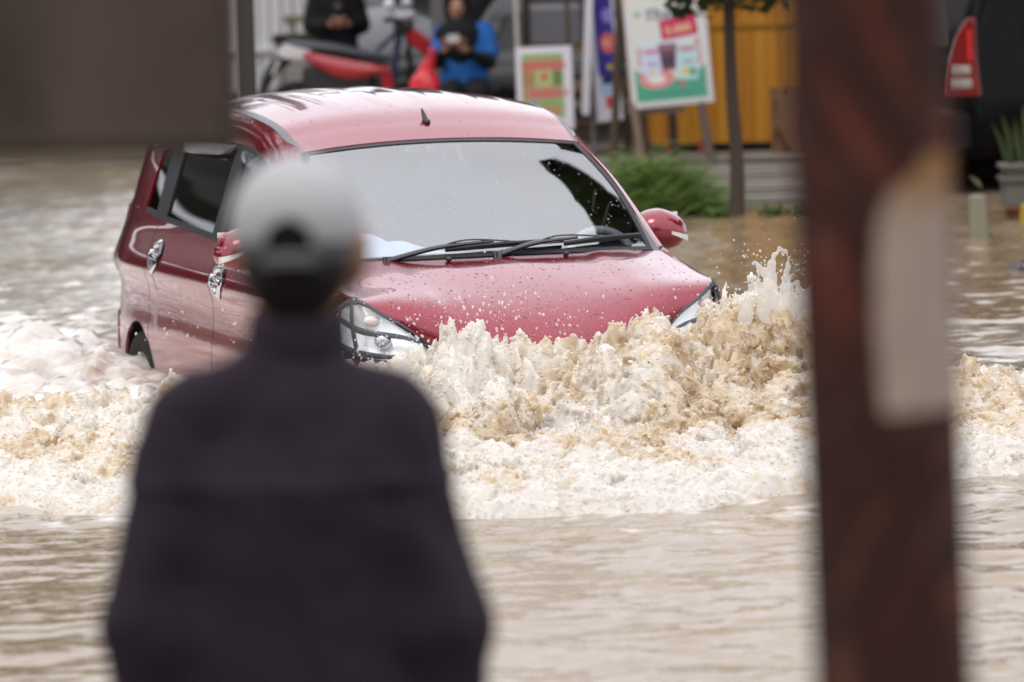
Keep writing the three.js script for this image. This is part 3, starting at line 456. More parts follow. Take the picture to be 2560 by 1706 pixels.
{ // drops thrown up over the bonnet and off the crest, drawn out along their flight
  const groups = [[-0.22, 0.93, -17.62, 0.16, 0.075, 0.05, 260], [-0.02, 0.93, -17.66, 0.14, 0.07, 0.05, 170], [0.30, 0.90, -17.7, 0.18, 0.05, 0.05, 90], [0.98, 1.04, -17.7, 0.10, 0.08, 0.10, 260], [1.18, 0.98, -17.7, 0.13, 0.08, 0.10, 240], [0.75, 0.95, -17.8, 0.15, 0.05, 0.06, 70], [-1.05, 0.86, -19.0, 0.05, 0.12, 0.1, 60], [-1.35, 0.74, -19.8, 0.2, 0.08, 0.4, 140], [-0.5, 0.80, -17.6, 0.12, 0.05, 0.05, 160], [-0.075, 1.09, -17.55, 0.010, 0.04, 0.01, 26], [0.2, 0.6, -16.4, 0.9, 0.05, 0.4, 450], [1.5, 0.62, -17.2, 0.3, 0.07, 0.4, 260]];
  const n = groups.reduce((s, g) => s + g[6], 0), im = new THREE.InstancedMesh(new THREE.IcosahedronGeometry(1, 2), mat([0.97, 0.97, 0.96], 0.6, 0, { clearcoat: 1, clearcoatRoughness: 0.02, transmission: 0.85, thickness: 0, ior: 1.33 }), n), M = new THREE.Matrix4(); let i = 0;
  for (const g of groups) for (let k = 0; k < g[6]; k++, i++) { const r = 0.0010 + 0.0042 * Math.pow(rnd(), 4), s = rr(0.8, 1.8); M.compose(V(g[0] + gauss() * g[3], g[1] + gauss() * g[4], g[2] + gauss() * g[5]), new THREE.Quaternion().setFromEuler(new THREE.Euler(rr(-0.6, 0.6), 0, rr(-0.9, 0.9))), V(r, r * s, r)); im.setMatrixAt(i, M); }
  im.name = 'spray_drops'; im.castShadow = im.receiveShadow = true; scene.add(im); tag(im, 'loose drops of spray flying above the wave crest', 'spray', null, 'stuff');
  // thin strands and loops of water thrown off the crest at the right corner of the bonnet
  const S = [], st = (pts, r) => S.push(taper(pts, r, 18, 7));
  const ox = 0.97, oy = 1.015, oz = -17.75;
  const P = p => [ox + p[0], oy + p[1], oz + (p[2] || 0)], B = [], chain = (pts, r) => { for (let i = 0; i + 1 < pts.length; i++) B.push(bone(P(pts[i]), P(pts[i + 1]), r[i], r[i + 1])); };
  chain([[-0.01, -0.12], [-0.015, -0.05], [-0.005, 0.0], [0.0, 0.05], [0.012, 0.085]], [0.05, 0.034, 0.022, 0.013, 0.006]); chain([[0.05, -0.12], [0.055, -0.05], [0.05, 0.0], [0.062, 0.045]], [0.04, 0.024, 0.012, 0.004]);
  chain([[0.012, 0.085], [0.032, 0.108], [0.055, 0.10], [0.064, 0.07], [0.055, 0.02]], [0.006, 0.0045, 0.004, 0.0045, 0.007]); chain([[-0.01, 0.02], [-0.045, 0.04, 0.01], [-0.06, 0.065, 0.015], [-0.075, 0.07, 0.015]], [0.012, 0.007, 0.0045, 0.003]);
  chain([[-0.02, -0.04], [-0.052, -0.015, 0.01], [-0.05, 0.025, 0.01], [-0.015, 0.03, 0.01]], [0.014, 0.006, 0.0045, 0.009]); chain([[0.055, -0.03], [0.095, -0.02, 0.01], [0.11, -0.06, 0.01], [0.10, -0.11]], [0.012, 0.006, 0.006, 0.02]);
  chain([[0.13, -0.10], [0.135, -0.05], [0.15, -0.02]], [0.02, 0.009, 0.003]); chain([[-0.10, -0.14], [-0.09, -0.08], [-0.095, -0.05]], [0.03, 0.014, 0.005]);
  S.push(body(B, 0.012, 0.0042, (d, x, y, z) => d - 0.006 * noise3(x * 40, y * 40, z * 40) - 0.004 * noise3(x * 90, y * 80, z * 90)));
  for (let k = 0; k < 16; k++) { const x = [-0.32, -0.2, -0.1, 0.28, 0.5, 0.8, 1.1][k % 7] + rr(-0.08, 0.08), y = WL + hCr(x) + rr(-0.02, 0.04), z = -dC(x) + rr(-0.05, 0.06), a = rr(-0.06, 0.06), h = rr(0.015, 0.05); S.push(taper([[x, y - 0.04, z], [x + a * 0.5, y + h * 0.6, z + 0.01], [x + a, y + h, z + rr(0, 0.03)]], [0.010, 0.005, 0.002], 8, 6)); S.push(moved(new THREE.SphereGeometry(rr(0.002, 0.0045), 8, 6), x + a * 1.4, y + h * 1.2, z + 0.015)); }
  const g = mergeGeometries(S.map(q => { q = q.index ? q.toNonIndexed() : q; q.deleteAttribute('uv'); return q; })); tag(mesh('splash_strands', g, mat([0.95, 0.94, 0.92], 0.6, 0, { clearcoat: 1, clearcoatRoughness: 0.02, transmission: 0.85, thickness: 0, ior: 1.33 })), 'thin strands and loops of water flung off the wave crest', 'splash', null, 'stuff');
}
// flood water in view, with ripples; the wake foam lies on it as matter of its own colour
function ripple(x, z) {
  const d = -z;
  const wx = x + 0.10 * noise3(x * 1.3, 2, z * 1.3), wz = z + 0.10 * noise3(x * 1.3, 7, z * 1.3);
  const calm = mix(0.8, 1.5, smooth(-0.2, 1.2, x - (d - 14) * 0.03));
  let h = 0.014 * noise3(wx * 1.3, 1, wz * 1.9) + 0.0105 * noise3(wx * 3.0, 4, wz * 3.9) + 0.0068 * noise3(wx * 6.2, 9, wz * 7.6) + 0.0040 * noise3(wx * 13, 5, wz * 16) + 0.0011 * noise3(wx * 25, 6, wz * 38);
  return h * calm;
}
const carSide = (x, d) => x + 0.62 + (Math.min(d, 22.3) - 18.0) * 0.325;   // negative: left of the car's side
function wakeAmount(x, d) { const s = carSide(x, d); const left = smooth(0.25, -0.15, s) * smooth(15.6, 17.2, d + 0.4 * Math.max(0, -x - 1.2)); return left; }
{
  const xs = [], ds = []; for (let x = -6.2; x <= 5.2; x += 0.030) xs.push(x); for (let d = 10.6; d < 50; d += 0.020 * Math.pow(d / 13, 1.45)) ds.push(d);
  const nx = xs.length, nd = ds.length, P = new Float32Array(nx * nd * 3), C = new Float32Array(nx * nd * 3), U = new Float32Array(nx * nd * 2), I = [];
  const mud = [0.245, 0.178, 0.108], foam = [0.76, 0.725, 0.68], tan = [0.36, 0.285, 0.19];
  for (let j = 0; j < nd; j++) for (let i = 0; i < nx; i++) {
    const x = xs[i], d = ds[j], z = -d, a = j * nx + i;
    const edge = smooth(-6.2, -5.6, x) * smooth(5.2, 4.7, x) * smooth(10.6, 11.2, d) * smooth(50, 48, d);
    const wk = wakeAmount(x, d), near = smooth(26, 19, d);
    let h = ripple(x, z) * (1 - 0.4 * wk);
    if (wk > 0.01) {
      const e = wk * mix(0.018, 0.08, near) * smooth(40, 33, d), n1 = Math.abs(noise3(x * 3.4, 3, z * 3.0)), n2 = Math.abs(noise3(x * 8, 6, z * 7.5)), n3 = noise3(x * 19, 2, z * 19);
      h += e * (1.3 * n1 + 0.75 * n2 + 0.34 * n3 + 0.26 * Math.abs(noise3(x * 31, 4, z * 27)) + 0.12 * noise3(x * 55, 8, z * 46) - 0.25);
      // the roll of white water thrown off by the rear wheel
      const s = carSide(x, d); h += 0.16 * Math.exp(-Math.pow((d - 21.6) / 0.9, 2)) * Math.exp(-Math.pow((s + 0.45) / 0.45, 2));
      h += 0.10 * Math.exp(-Math.pow((d - 18.6) / 0.7, 2)) * smooth(-0.1, -0.5, s) * (0.7 + fbm(x * 4, 1, z * 2, 2));
    }
    const t = (d - dF(x)) / (dC(x) - dF(x)); if (x > -2.2 && x < 2.05 && t > -0.02 && t < 1.35) h -= 0.05 * smooth(-0.02, 0.06, t) * smooth(1.35, 1.2, t);
    P[3 * a] = x; P[3 * a + 1] = WL + h * edge; P[3 * a + 2] = z; U[2 * a] = x; U[2 * a + 1] = z;
    // foam streaks: drawn out along the flow
    const st = fbm(x * 1.6 + 0.4 * noise3(x * 2, 1, z), 5, z * 0.9, 4), fs = fbm(x * 7, 2, z * 6, 3);
    let w = wk * clamp(0.72 + 1.1 * st + 1.0 * fs) * smooth(39, 31, d);
    w = Math.max(w, wk * 0.35 * smooth(0.05, 0.3, st) );
    const rt = smooth(0.8, 1.3, x) * smooth(16.5, 17.3, d) * smooth(23.5, 20, d) * clamp(0.25 + 1.3 * st + 0.8 * fs); w = Math.max(w, rt);
    const fr = smooth(-0.5, -0.1, t) * smooth(0.1, 0, t) * smooth(0.05, 0.30, fs + 0.5 * st) * 0.75; w = Math.max(w, fr);
    const br = clamp(0.6 + 1.2 * fbm(x * 0.9, 8, z * 0.6, 3)) * wk;
    for (let c = 0; c < 3; c++) C[3 * a + c] = mix(mix(mud[c], tan[c], br), foam[c], clamp(w));
  }
  for (let j = 0; j < nd - 1; j++) for (let i = 0; i < nx - 1; i++) { const a = j * nx + i; I.push(a, a + 1, a + nx + 1, a, a + nx + 1, a + nx); }
  const g = new THREE.BufferGeometry(); g.setAttribute('position', new THREE.BufferAttribute(P, 3)); g.setAttribute('color', new THREE.BufferAttribute(C, 3)); g.setAttribute('uv', new THREE.BufferAttribute(U, 2)); g.setIndex(I); g.computeVertexNormals();
  const rough = bumpFine.clone(); rough.repeat.set(1.6, 1.6); rough.needsUpdate = true;
  const wm = new THREE.MeshPhysicalMaterial({ vertexColors: true, roughness: 0.09, ior: 1.33, side: THREE.DoubleSide, bumpMap: rough, bumpScale: 0.002 });
  tag(mesh('flood_water', g, wm), null, null, null, 'structure');
  const x0 = -6.2, x1 = xs[nx - 1], z0 = -ds[nd - 1], z1 = -10.6, B = 160, R = [];
  const quad = (ax, bx, az, bz) => { const q = new THREE.PlaneGeometry(bx - ax, bz - az); q.rotateX(-Math.PI / 2); q.translate((ax + bx) / 2, WL, (az + bz) / 2); const Pq = q.attributes.position, Uq = q.attributes.uv; for (let i = 0; i < Pq.count; i++) Uq.setXY(i, Pq.getX(i), Pq.getZ(i)); R.push(q); };
  quad(-B, x0, -B, 60); quad(x1, B, -B, 60); quad(x0, x1, z1, 60); quad(x0, x1, -B, z0);
  const far = mat(mud, 0.09, 0, { ior: 1.33, bumpMap: rough, bumpScale: 0.012 });
  tag(mesh('flood_water', R, far), null, null, null, 'structure');
}
// ------------------------------------------------------------------ near the lens: the onlooker, the rusty pole, the hanging board
function spreadSkin(g) { return g; }
function hand(M, m, parent, curl = 0.6, side = 1, s = 1) { // palm and five fingers; wrist at the origin, fingers along +y, palm facing +z
  const B = [bone([0, 0.0, 0], [0.004 * side, 0.07, 0], 0.024, 0.034, 1.15, 0.55)];
  const F = [[-0.028, 0.082, 0.062], [-0.009, 0.088, 0.072], [0.011, 0.085, 0.068], [0.029, 0.076, 0.054]];
  for (const [x, y, l] of F) { const a = [x * side, y - 0.02, 0], c1 = curl * 0.9, c2 = curl * 1.9; const b = [x * side * 1.12, y - 0.02 + l * 0.55 * Math.cos(c1), l * 0.55 * Math.sin(c1)], c = [x * side * 1.12, b[1] + l * 0.55 * Math.cos(c2), b[2] + l * 0.55 * Math.sin(c2)]; B.push(bone(a, b, 0.0098, 0.0088), bone(b, c, 0.0088, 0.0072)); }
  B.push(bone([-0.022 * side, 0.022, 0.004], [-0.052 * side, 0.055, 0.018], 0.0135, 0.0115), bone([-0.052 * side, 0.055, 0.018], [-0.056 * side, 0.085, 0.03], 0.011, 0.0085));
  const g = body(B, 0.008, 0.005); g.applyMatrix4(new THREE.Matrix4().makeScale(s, s, s)); g.applyMatrix4(M); return m ? mesh('hand', g, m, parent) : g;
}
const skinTan = mat([0.30, 0.165, 0.105], 0.55, 0, { ior: 1.4 }), hairM = mat([0.012, 0.010, 0.009], 0.6);
const clothTex = bumpFine;
{
  const px = -0.312, p = thing('person', 'person seen from behind in a dark jacket and pale grey cap, watching', 'person', [px, 0.42, -6.9]);
  const Y = y => y - 0.42;
  const look = (s, m) => m;
  // one continuous body, facing away (-z)
  const sk = [
    bone([0.005, Y(1.905), -0.012], [0.008, Y(1.935), -0.02], 0.083, 0.086, 0.92, 1.08), bone([0.01, Y(1.845), -0.05], [0.01, Y(1.87), -0.03], 0.055, 0.068, 0.95, 1), bone([0, Y(1.70), 0.0], [0.004, Y(1.85), -0.01], 0.058, 0.054),
    bone([0, Y(1.45), -0.01], [0, Y(1.58), -0.01], 0.105, 0.105, 1.2, 0.75), bone([0, Y(1.20), 0], [0, Y(1.45), -0.01], 0.105, 0.105, 1.15, 0.8), bone([-0.1, Y(1.63), 0], [0.1, Y(1.63), 0], 0.045, 0.045),
    bone([-0.155, Y(1.61), 0], [-0.215, Y(1.36), 0.03], 0.05, 0.04), bone([-0.215, Y(1.36), 0.03], [-0.195, Y(1.10), -0.03], 0.038, 0.028),
    bone([0.155, Y(1.61), 0], [0.220, Y(1.35), 0.03], 0.05, 0.04), bone([0.220, Y(1.35), 0.03], [0.20, Y(1.09), -0.03], 0.038, 0.028),
    bone([-0.085, Y(1.18), 0], [-0.095, Y(0.86), -0.01], 0.085, 0.058), bone([-0.095, Y(0.86), -0.01], [-0.10, Y(0.50), 0.02], 0.055, 0.038), bone([-0.10, Y(0.455), 0.02], [-0.115, Y(0.445), -0.15], 0.036, 0.03),
    bone([0.085, Y(1.18), 0], [0.095, Y(0.86), -0.01], 0.085, 0.058), bone([0.095, Y(0.86), -0.01], [0.10, Y(0.50), 0.02], 0.055, 0.038), bone([0.10, Y(0.455), 0.02], [0.115, Y(0.445), -0.15], 0.036, 0.03),
    bone([0.05, Y(1.862), -0.035], [0.055, Y(1.90), -0.02], 0.038, 0.042), bone([0.01, Y(1.895), -0.105], [0.01, Y(1.875), -0.118], 0.010, 0.014), bone([-0.072, Y(1.905), 0.0], [-0.078, Y(1.88), -0.003], 0.017, 0.011, 0.55, 1.2), bone([0.097, Y(1.905), 0.004], [0.100, Y(1.868), 0.0], 0.020, 0.014, 0.6, 1.3)];
  const bg = body(sk, 0.03, 0.011);
  const hm = (x, s) => new THREE.Matrix4().compose(V(x * 2.0, Y(1.10), -0.03), new THREE.Quaternion().setFromEuler(new THREE.Euler(3.0, 0, s * 0.1)), V(1, 1, 1));
  mesh('body', [bg, hand(hm(-0.10, -1), null, null, 0.7, 1), hand(hm(0.10, 1), null, null, 0.7, -1)], skinTan, p);
  // jacket: loose, raglan shoulders, with folds
  const jk = [
    bone([0, Y(1.56), 0.0], [0, Y(1.64), 0.004], 0.14, 0.11, 1.12, 0.82), bone([0, Y(1.12), 0.01], [0, Y(1.52), 0.0], 0.155, 0.155, 1.16, 0.86), bone([-0.128, Y(1.668), 0.0], [0.130, Y(1.662), 0.0], 0.064, 0.064), bone([-0.05, Y(1.69), 0.0], [0.06, Y(1.69), 0.0], 0.062, 0.062), bone([0, Y(1.70), 0.006], [0.003, Y(1.775), 0.0], 0.070, 0.062, 1, 1),
    bone([-0.146, Y(1.640), 0], [-0.208, Y(1.36), 0.035], 0.068, 0.068), bone([-0.208, Y(1.36), 0.035], [-0.195, Y(1.13), 0.0], 0.068, 0.06),
    bone([0.146, Y(1.635), 0], [0.208, Y(1.35), 0.035], 0.068, 0.068), bone([0.208, Y(1.35), 0.035], [0.20, Y(1.12), 0.0], 0.068, 0.06)];
  const jg = body(jk, 0.024, 0.0105, (d, x, y, z) => {
    const c = Math.sqrt((x - 0.003) * (x - 0.003) + z * z); let e = d - 0.010 * noise3(x * 7, y * 4, z * 7) - 0.017 * Math.abs(noise3(x * 11 + 6 * y, y * 5 - 6 * x, z * 9));
    if (z > 0) e -= 0.007 * smooth(0.016, 0, Math.abs(y - Y(1.565) - 0.05 * x * x)); // yoke seam across the back
    e = Math.max(e, Y(1.06) - y); if (y > Y(1.74)) e = Math.max(e, -(c - 0.062)); return e;
  });
  jg.translate(-0.010, 0, 0); planarUv(jg, (x, y, z) => x * 4 + z * 2, (x, y) => y * 4);
  const jacket = mesh('jacket', jg, mat([0.026, 0.019, 0.027], 0.85, 0, { specularIntensity: 0.25, bumpMap: clothTex, bumpScale: 0.0015 }), p);
  mesh('collar', moved(new THREE.LatheGeometry([[0.073, -0.035], [0.077, -0.02], [0.071, 0.018], [0.066, 0.026], [0.061, 0.018], [0.064, -0.02]].map(q => new THREE.Vector2(...q)), 40), 0.003, Y(1.785), -0.002, 0.12), mat([0.026, 0.019, 0.027], 0.85), jacket);
  const tg = body([bone([-0.085, Y(1.14), 0.01], [0.085, Y(1.14), 0.01], 0.115, 0.115), bone([-0.09, Y(1.12), 0.0], [-0.098, Y(0.86), -0.01], 0.105, 0.085), bone([-0.098, Y(0.86), -0.01], [-0.102, Y(0.5), 0.02], 0.08, 0.062), bone([0.09, Y(1.12), 0.0], [0.098, Y(0.86), -0.01], 0.105, 0.085), bone([0.098, Y(0.86), -0.01], [0.102, Y(0.5), 0.02], 0.08, 0.062)], 0.03, 0.014, (d, x, y) => Math.max(d, Y(0.465) - y));
  mesh('trousers', tg, mat([0.03, 0.03, 0.035], 0.9), p);
  // hair below the cap and at the nape
  const hg = body([bone([0.004, Y(1.872), 0.012], [0.004, Y(1.915), 0.006], 0.074, 0.086, 1.02, 1.02), bone([0.003, Y(1.835), 0.032], [0.004, Y(1.86), 0.03], 0.045, 0.06, 1.1, 0.8)], 0.02, 0.007, (d, x, y, z) => Math.max(d - 0.002 * noise3(x * 90, y * 40, z * 90), -(z + 0.03 + 0.5 * (Y(1.90) - y))));
  mesh('hair', hg, hairM, p);
  // cap: crown with an open arch at the back, strap, seams, peak pointing away
  const cc = [0.006, Y(1.935), -0.008];
  const capF = (d, x, y, z) => d;
  const cg = nets((x, y, z) => {
    const X = (x - cc[0]) / 0.0955, Yy = (y - cc[1]) / 0.098, Z = (z - cc[2]) / 0.110; const r = Math.sqrt(X * X + Yy * Yy + Z * Z); const d = (r - 1) * 0.098; let e = Math.max(Math.abs(d + 0.004) - 0.0042, cc[1] - 0.048 - 0.012 * smooth(-0.05, 0.1, z) - y);
    const a = Math.atan2(X, Z), seam = Math.min(Math.abs(Math.sin(a * 3))); e -= 0.0013 * smooth(0.09, 0, seam) * (d > -0.006 ? 1 : 0);
    const ax = (x - cc[0] + 0.008) / 0.034, ay = (y - (cc[1] - 0.026)) / 0.036; if (z > 0) { const q = (y > cc[1] - 0.026 ? Math.sqrt(ax * ax + ay * ay) : Math.max(Math.abs(ax), (cc[1] - 0.037 - y) / 0.005 + 1)) - 1; e = Math.max(e, -q * 0.03); }
    return e;
  }, [cc[0] - 0.115, cc[1] - 0.08, cc[2] - 0.13], [cc[0] + 0.115, cc[1] + 0.115, cc[2] + 0.13], 0.0042);
  const capM = mat([0.40, 0.405, 0.41], 0.9, 0, { bumpMap: clothTex, bumpScale: 0.0008 }); planarUv(cg, (x, y, z) => x * 9, (x, y, z) => (y + z) * 9);
  const cap = mesh('cap', cg, capM, p);
  mesh('peak', grid((u, v) => { const a = Math.PI * (0.12 + 0.76 * u), r = mix(0.085, 0.158, v); return [cc[0] + 0.092 * Math.cos(a), cc[1] - 0.042 - 0.03 * v - 0.05 * Math.pow(Math.cos(a), 2) * v, cc[2] - 0.02 - r * Math.sin(a)]; }, 24, 8), capM, cap);
  mesh('shade_band', grid((u, v) => { const a = u * 6.28319, y = cc[1] - mix(0.060, 0.022, v) - 0.012 * smooth(-0.05, 0.1, 0.11 * Math.sin(a)) * (1 - v), k = Math.sqrt(Math.max(0.05, 1 - Math.pow((y - cc[1]) / 0.098, 2))) * 1.012, hole = Math.sin(a) > 0 && Math.abs(Math.cos(a) * 0.0955 + 0.008) < 0.034 && v > 0.3; return [cc[0] + 0.0955 * k * Math.cos(a), hole ? cc[1] - 0.05 : y, cc[2] + 0.110 * k * Math.sin(a)]; }, 80, 5), mat([0.14, 0.145, 0.15], 0.9), cap);  // darker grey band paints the shade on the lower part of the cap
  mesh('button', moved(new THREE.SphereGeometry(0.008, 12, 8), cc[0], cc[1] + 0.098, cc[2]), capM, cap);
  mesh('strap', grid((u, v) => { const a = Math.PI * (0.36 + 0.28 * u); return [cc[0] - 0.008 + 0.097 * Math.cos(a), cc[1] - 0.054 + 0.014 * v, cc[2] + 0.112 * Math.sin(a) + 0.001]; }, 14, 2), mat([0.12, 0.12, 0.125], 0.8), cap);
}
// pavement on the near side, just clear of the water, that the onlooker and the pole stand on
{
  const g = box(26, 0.5, 9, 0, 0.17, -4.6, 0.02); tag(mesh('pavement', g, mat([0.22, 0.20, 0.18], 0.9, 0, { bumpMap: bumpFine, bumpScale: 0.004 })), null, null, null, 'structure');
}
{
  const t = thing('pole', 'rust brown pole with a torn whitish paper patch, close to the lens', 'pole', [0.457, 0.42, -5.5]); t.rotation.z = 0.024;
  const rust = tex(256, (u, v) => { const a = tileNoise(u, v, 7, 4, 1), b = tileNoise(u, v, 22, 3, 5), k = smooth(0.02, 0.3, a), q = smooth(0.1, 0.35, b); return [0.20 + 0.13 * k + 0.10 * q, 0.115 + 0.045 * k + 0.085 * q, 0.092 + 0.03 * k + 0.075 * q]; }, true);
  const rm = rust.clone(); rm.repeat.set(1, 3); rm.needsUpdate = true;
  const g = new THREE.CylinderGeometry(0.092, 0.092, 2.9, 48, 1, true); g.translate(0, 1.45, 0);
  mesh('shaft', [g, cyl(0.092, 0.092, 0.01, 0, 2.905, 0, 40)], mat([1, 1, 1], 0.75, 0, { map: rm, bumpMap: bumpFine, bumpScale: 0.003 }), t);
  mesh('base_plate', [cyl(0.14, 0.14, 0.02, 0, 0.01, 0, 32), ...[0, 1, 2, 3].map(i => cyl(0.014, 0.014, 0.03, 0.11 * Math.cos(i * 1.571), 0.03, 0.11 * Math.sin(i * 1.571), 8))], mat([0.05, 0.035, 0.03], 0.8), t);
  // torn paper: outline over angle and height
  const edge = spl([1.335, 1.40, 1.50, 1.56, 1.62, 1.645, 1.665], [-0.08, -0.08, -0.1, -0.05, 0.12, 0.48, 0.62]);
  const pg = grid((u, v) => { const y = mix(1.372, 1.665, v), a0 = edge(y) + 0.05 * noise3(y * 30, 2, 0), a1 = 1.15 + 0.06 * noise3(y * 25, 5, 0), a = mix(a0, a1, u), r = 0.0935 + 0.0012 * noise3(u * 4, v * 7, 2); return [r * Math.sin(a), y + 0.006 * noise3(u * 5, 3, v * 2), r * Math.cos(a)]; }, 30, 40);
  const pt = tex(128, (u, v) => { const n = tileNoise(u, v, 6, 4, 2), s = smooth(0.68, 0.95, v + 0.25 * n); return [0.60 - 0.06 * s + 0.06 * n, 0.54 - 0.14 * s + 0.06 * n, 0.495 - 0.23 * s + 0.05 * n]; }, true); pt.wrapS = pt.wrapT = THREE.ClampToEdgeWrapping;
  mesh('paper_patch', pg, mat([1, 1, 1], 0.9, 0, { map: pt }), t);
}
{
  const t = thing('sign_board', 'dark brown board hanging close to the lens', 'sign board', [-0.785, 2.088, -5.8]);
  const bt = tex(128, (u, v) => { const a = smooth(-0.15, 0.3, tileNoise(u, v, 4, 4, 7)), b = tileNoise(u * 1, v, 9, 3, 2); return [0.235 + 0.06 * a + 0.06 * b, 0.20 + 0.05 * a + 0.055 * b, 0.175 + 0.05 * a + 0.05 * b]; }, true);
  const wm = mat([1, 1, 1], 0.8, 0, { map: bt, bumpMap: bumpFine, bumpScale: 0.002 });
  mesh('panel', box(0.93, 0.95, 0.03, 0, 0.475, 0, 0.012), wm, t);
  mesh('frame', [box(0.03, 0.95, 0.045, 0.452, 0.475, 0, 0.012), box(0.03, 0.95, 0.045, -0.452, 0.475, 0, 0.012), box(0.93, 0.03, 0.045, 0, 0.018, 0, 0.012), box(0.93, 0.03, 0.045, 0, 0.93, 0, 0.012)], wm, t);
  for (const x of [-0.35, 0.35]) mesh('hanger', [cyl(0.006, 0.006, 0.5, x, 1.19, 0, 10)], blackTrim, t);
  mesh('bracket', [box(1.7, 0.05, 0.05, -0.30, 1.45, 0, 0.006), cyl(0.04, 0.04, 3.2, -1.15, -0.1, 0, 20)], blackTrim, t);
}
// ------------------------------------------------------------------ far bank: platform, planks, stalls, signs
const woodD = mat([0.085, 0.058, 0.042], 0.8, 0, { bumpMap: bumpFine, bumpScale: 0.004 }), woodL = mat([0.20, 0.145, 0.105], 0.8, 0, { bumpMap: bumpFine, bumpScale: 0.004 });
{
  const cm = mat([0.17, 0.15, 0.13], 0.92, 0, { bumpMap: bumpFine, bumpScale: 0.01 });
  tag(mesh('pavement', [box(13.6, 0.6, 16, 7.15, 0.295, -42.6, 0.02), box(2.55, 0.6, 13, -0.93, 0.29, -43.2, 0.02)], cm), null, null, null, 'structure');
  const k = thing('kerb', 'long dark mossy concrete kerb between the plank ramp and the stalls', 'kerb', [0, 0, 0]);
  const km = mat([0.045, 0.038, 0.024], 0.9, 0, { bumpMap: bumpFine, bumpScale: 0.01 });
  for (let i = 0; i < 9; i++) mesh('kerb_stone', box(1.19, 0.17, 0.16, 0.95 + 1.2 * i, 0.525 + rr(-0.004, 0.004), -34.5, 0.012), km, k);
  // earth bank from the kerb down into the water
  const bg = grid((u, v) => { const x = mix(0.2, 12, u), e = 30.9 - 0.25 * Math.max(0, x - 1.8) - 0.02 * x * x + 0.35 * fbm(x * 1.3, 2, 0, 3), d = mix(e - 1.2, 34.45, v), h = mix(0.16, 0.44, smooth(0.0, 0.62, v)); return [x, h + 0.05 * fbm(x * 3, d * 3, 1, 4) , -d]; }, 150, 60);
  tag(mesh('mud_bank', bg, mat([0.13, 0.095, 0.065], 0.6, 0, { bumpMap: bumpFine, bumpScale: 0.02 })), null, null, null, 'structure');
  const r = thing('plank_ramp', 'weathered grey plank ramp below the kerb beside the small tree', 'ramp', [1.55, 0.36, -31.75]);
  const pm = [mat([0.25, 0.215, 0.19], 0.85), mat([0.20, 0.17, 0.15], 0.85), mat([0.30, 0.26, 0.235], 0.8)];
  for (let i = 0; i < 10; i++) mesh('plank', box(1.75 + rr(-0.06, 0.06), 0.035, 0.19, rr(-0.03, 0.03), 0.06 + i * 0.0165 + rr(-0.004, 0.004), -0.12 - i * 0.258, 0.006, rr(-0.05, 0.02)), pm[i % 3], r);
  for (const x of [-0.7, 0.7]) mesh('bearer', box(0.08, 0.06, 2.6, x, 0.09, -1.3, 0.006, 0.064), woodD, r);
}
// row of shops behind, with an unseen eave added to keep the frontage in shade
{
  const b = thing('shop_building', 'dark shop front behind the stalls under an added unseen eave', 'building', [0, 0.59, -44]);
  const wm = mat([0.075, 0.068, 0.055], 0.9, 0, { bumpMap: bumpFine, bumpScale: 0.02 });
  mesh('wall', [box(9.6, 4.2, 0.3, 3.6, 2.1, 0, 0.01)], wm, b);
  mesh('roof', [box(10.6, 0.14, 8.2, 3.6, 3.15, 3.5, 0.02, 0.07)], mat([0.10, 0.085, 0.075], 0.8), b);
  for (const x of [-1.05, 2.3, 5.6, 8.2]) mesh('column', box(0.18, 3.3, 0.18, x, 1.65, 1.2, 0.015), mat([0.16, 0.15, 0.13], 0.9), b);
  for (const [x, w] of [[0.3, 1.0], [3.8, 1.4], [6.9, 1.4]]) { const d = mesh('doorway', box(w, 2.1, 0.05, x, 1.05, 0.16, 0.008), mat([0.17, 0.12, 0.085], 0.8), b); mesh('door_frame', [box(0.07, 2.15, 0.07, x - w / 2, 1.07, 0.18), box(0.07, 2.15, 0.07, x + w / 2, 1.07, 0.18), box(w + 0.14, 0.07, 0.07, x, 2.15, 0.18)], woodD, d); }
}
{ // pale concrete pillar next to the woman
  const t = thing('pillar', 'pale grey concrete pillar beside the woman in the black headscarf', 'pillar', [-0.515, 0.59, -38.6]);
  mesh('shaft', box(0.13, 3.2, 0.13, 0, 1.6, 0, 0.012), mat([0.30, 0.285, 0.265], 0.9, 0, { bumpMap: bumpFine, bumpScale: 0.006 }), t);
  mesh('plinth', box(0.2, 0.12, 0.2, 0, 0.06, 0, 0.012), mat([0.25, 0.235, 0.22], 0.9), t);
}
{ // ribbed metal wall
  const t = thing('metal_wall', 'pale grey ribbed metal sheet wall behind the red motorcycle', 'wall', [-2.45, 0.59, -41.5]);
  const m = mat([0.66, 0.665, 0.70], 0.55, 0.1);
  for (let i = 0; i < 7; i++) mesh('panel', grid((u, v) => { const x = i * 0.30 - 1.05 + u * 0.298, ph = u * 3 % 1; return [x, 0.02 + v * 2.6, 0.028 * smooth(0.1, 0.2, ph) * (1 - smooth(0.8, 0.9, ph)) + 0.002 * i % 2]; }, 30, 1), m, t);
  mesh('rail', [box(2.1, 0.04, 0.05, 0, 0.72, 0.05), box(2.1, 0.04, 0.05, 0, 1.9, 0.05)], m, t);
  mesh('footing', box(2.1, 0.36, 0.16, 0, 0.18, 0.06, 0.01), mat([0.10, 0.088, 0.062], 0.95, 0, { bumpMap: bumpFine, bumpScale: 0.02 }), t);
}
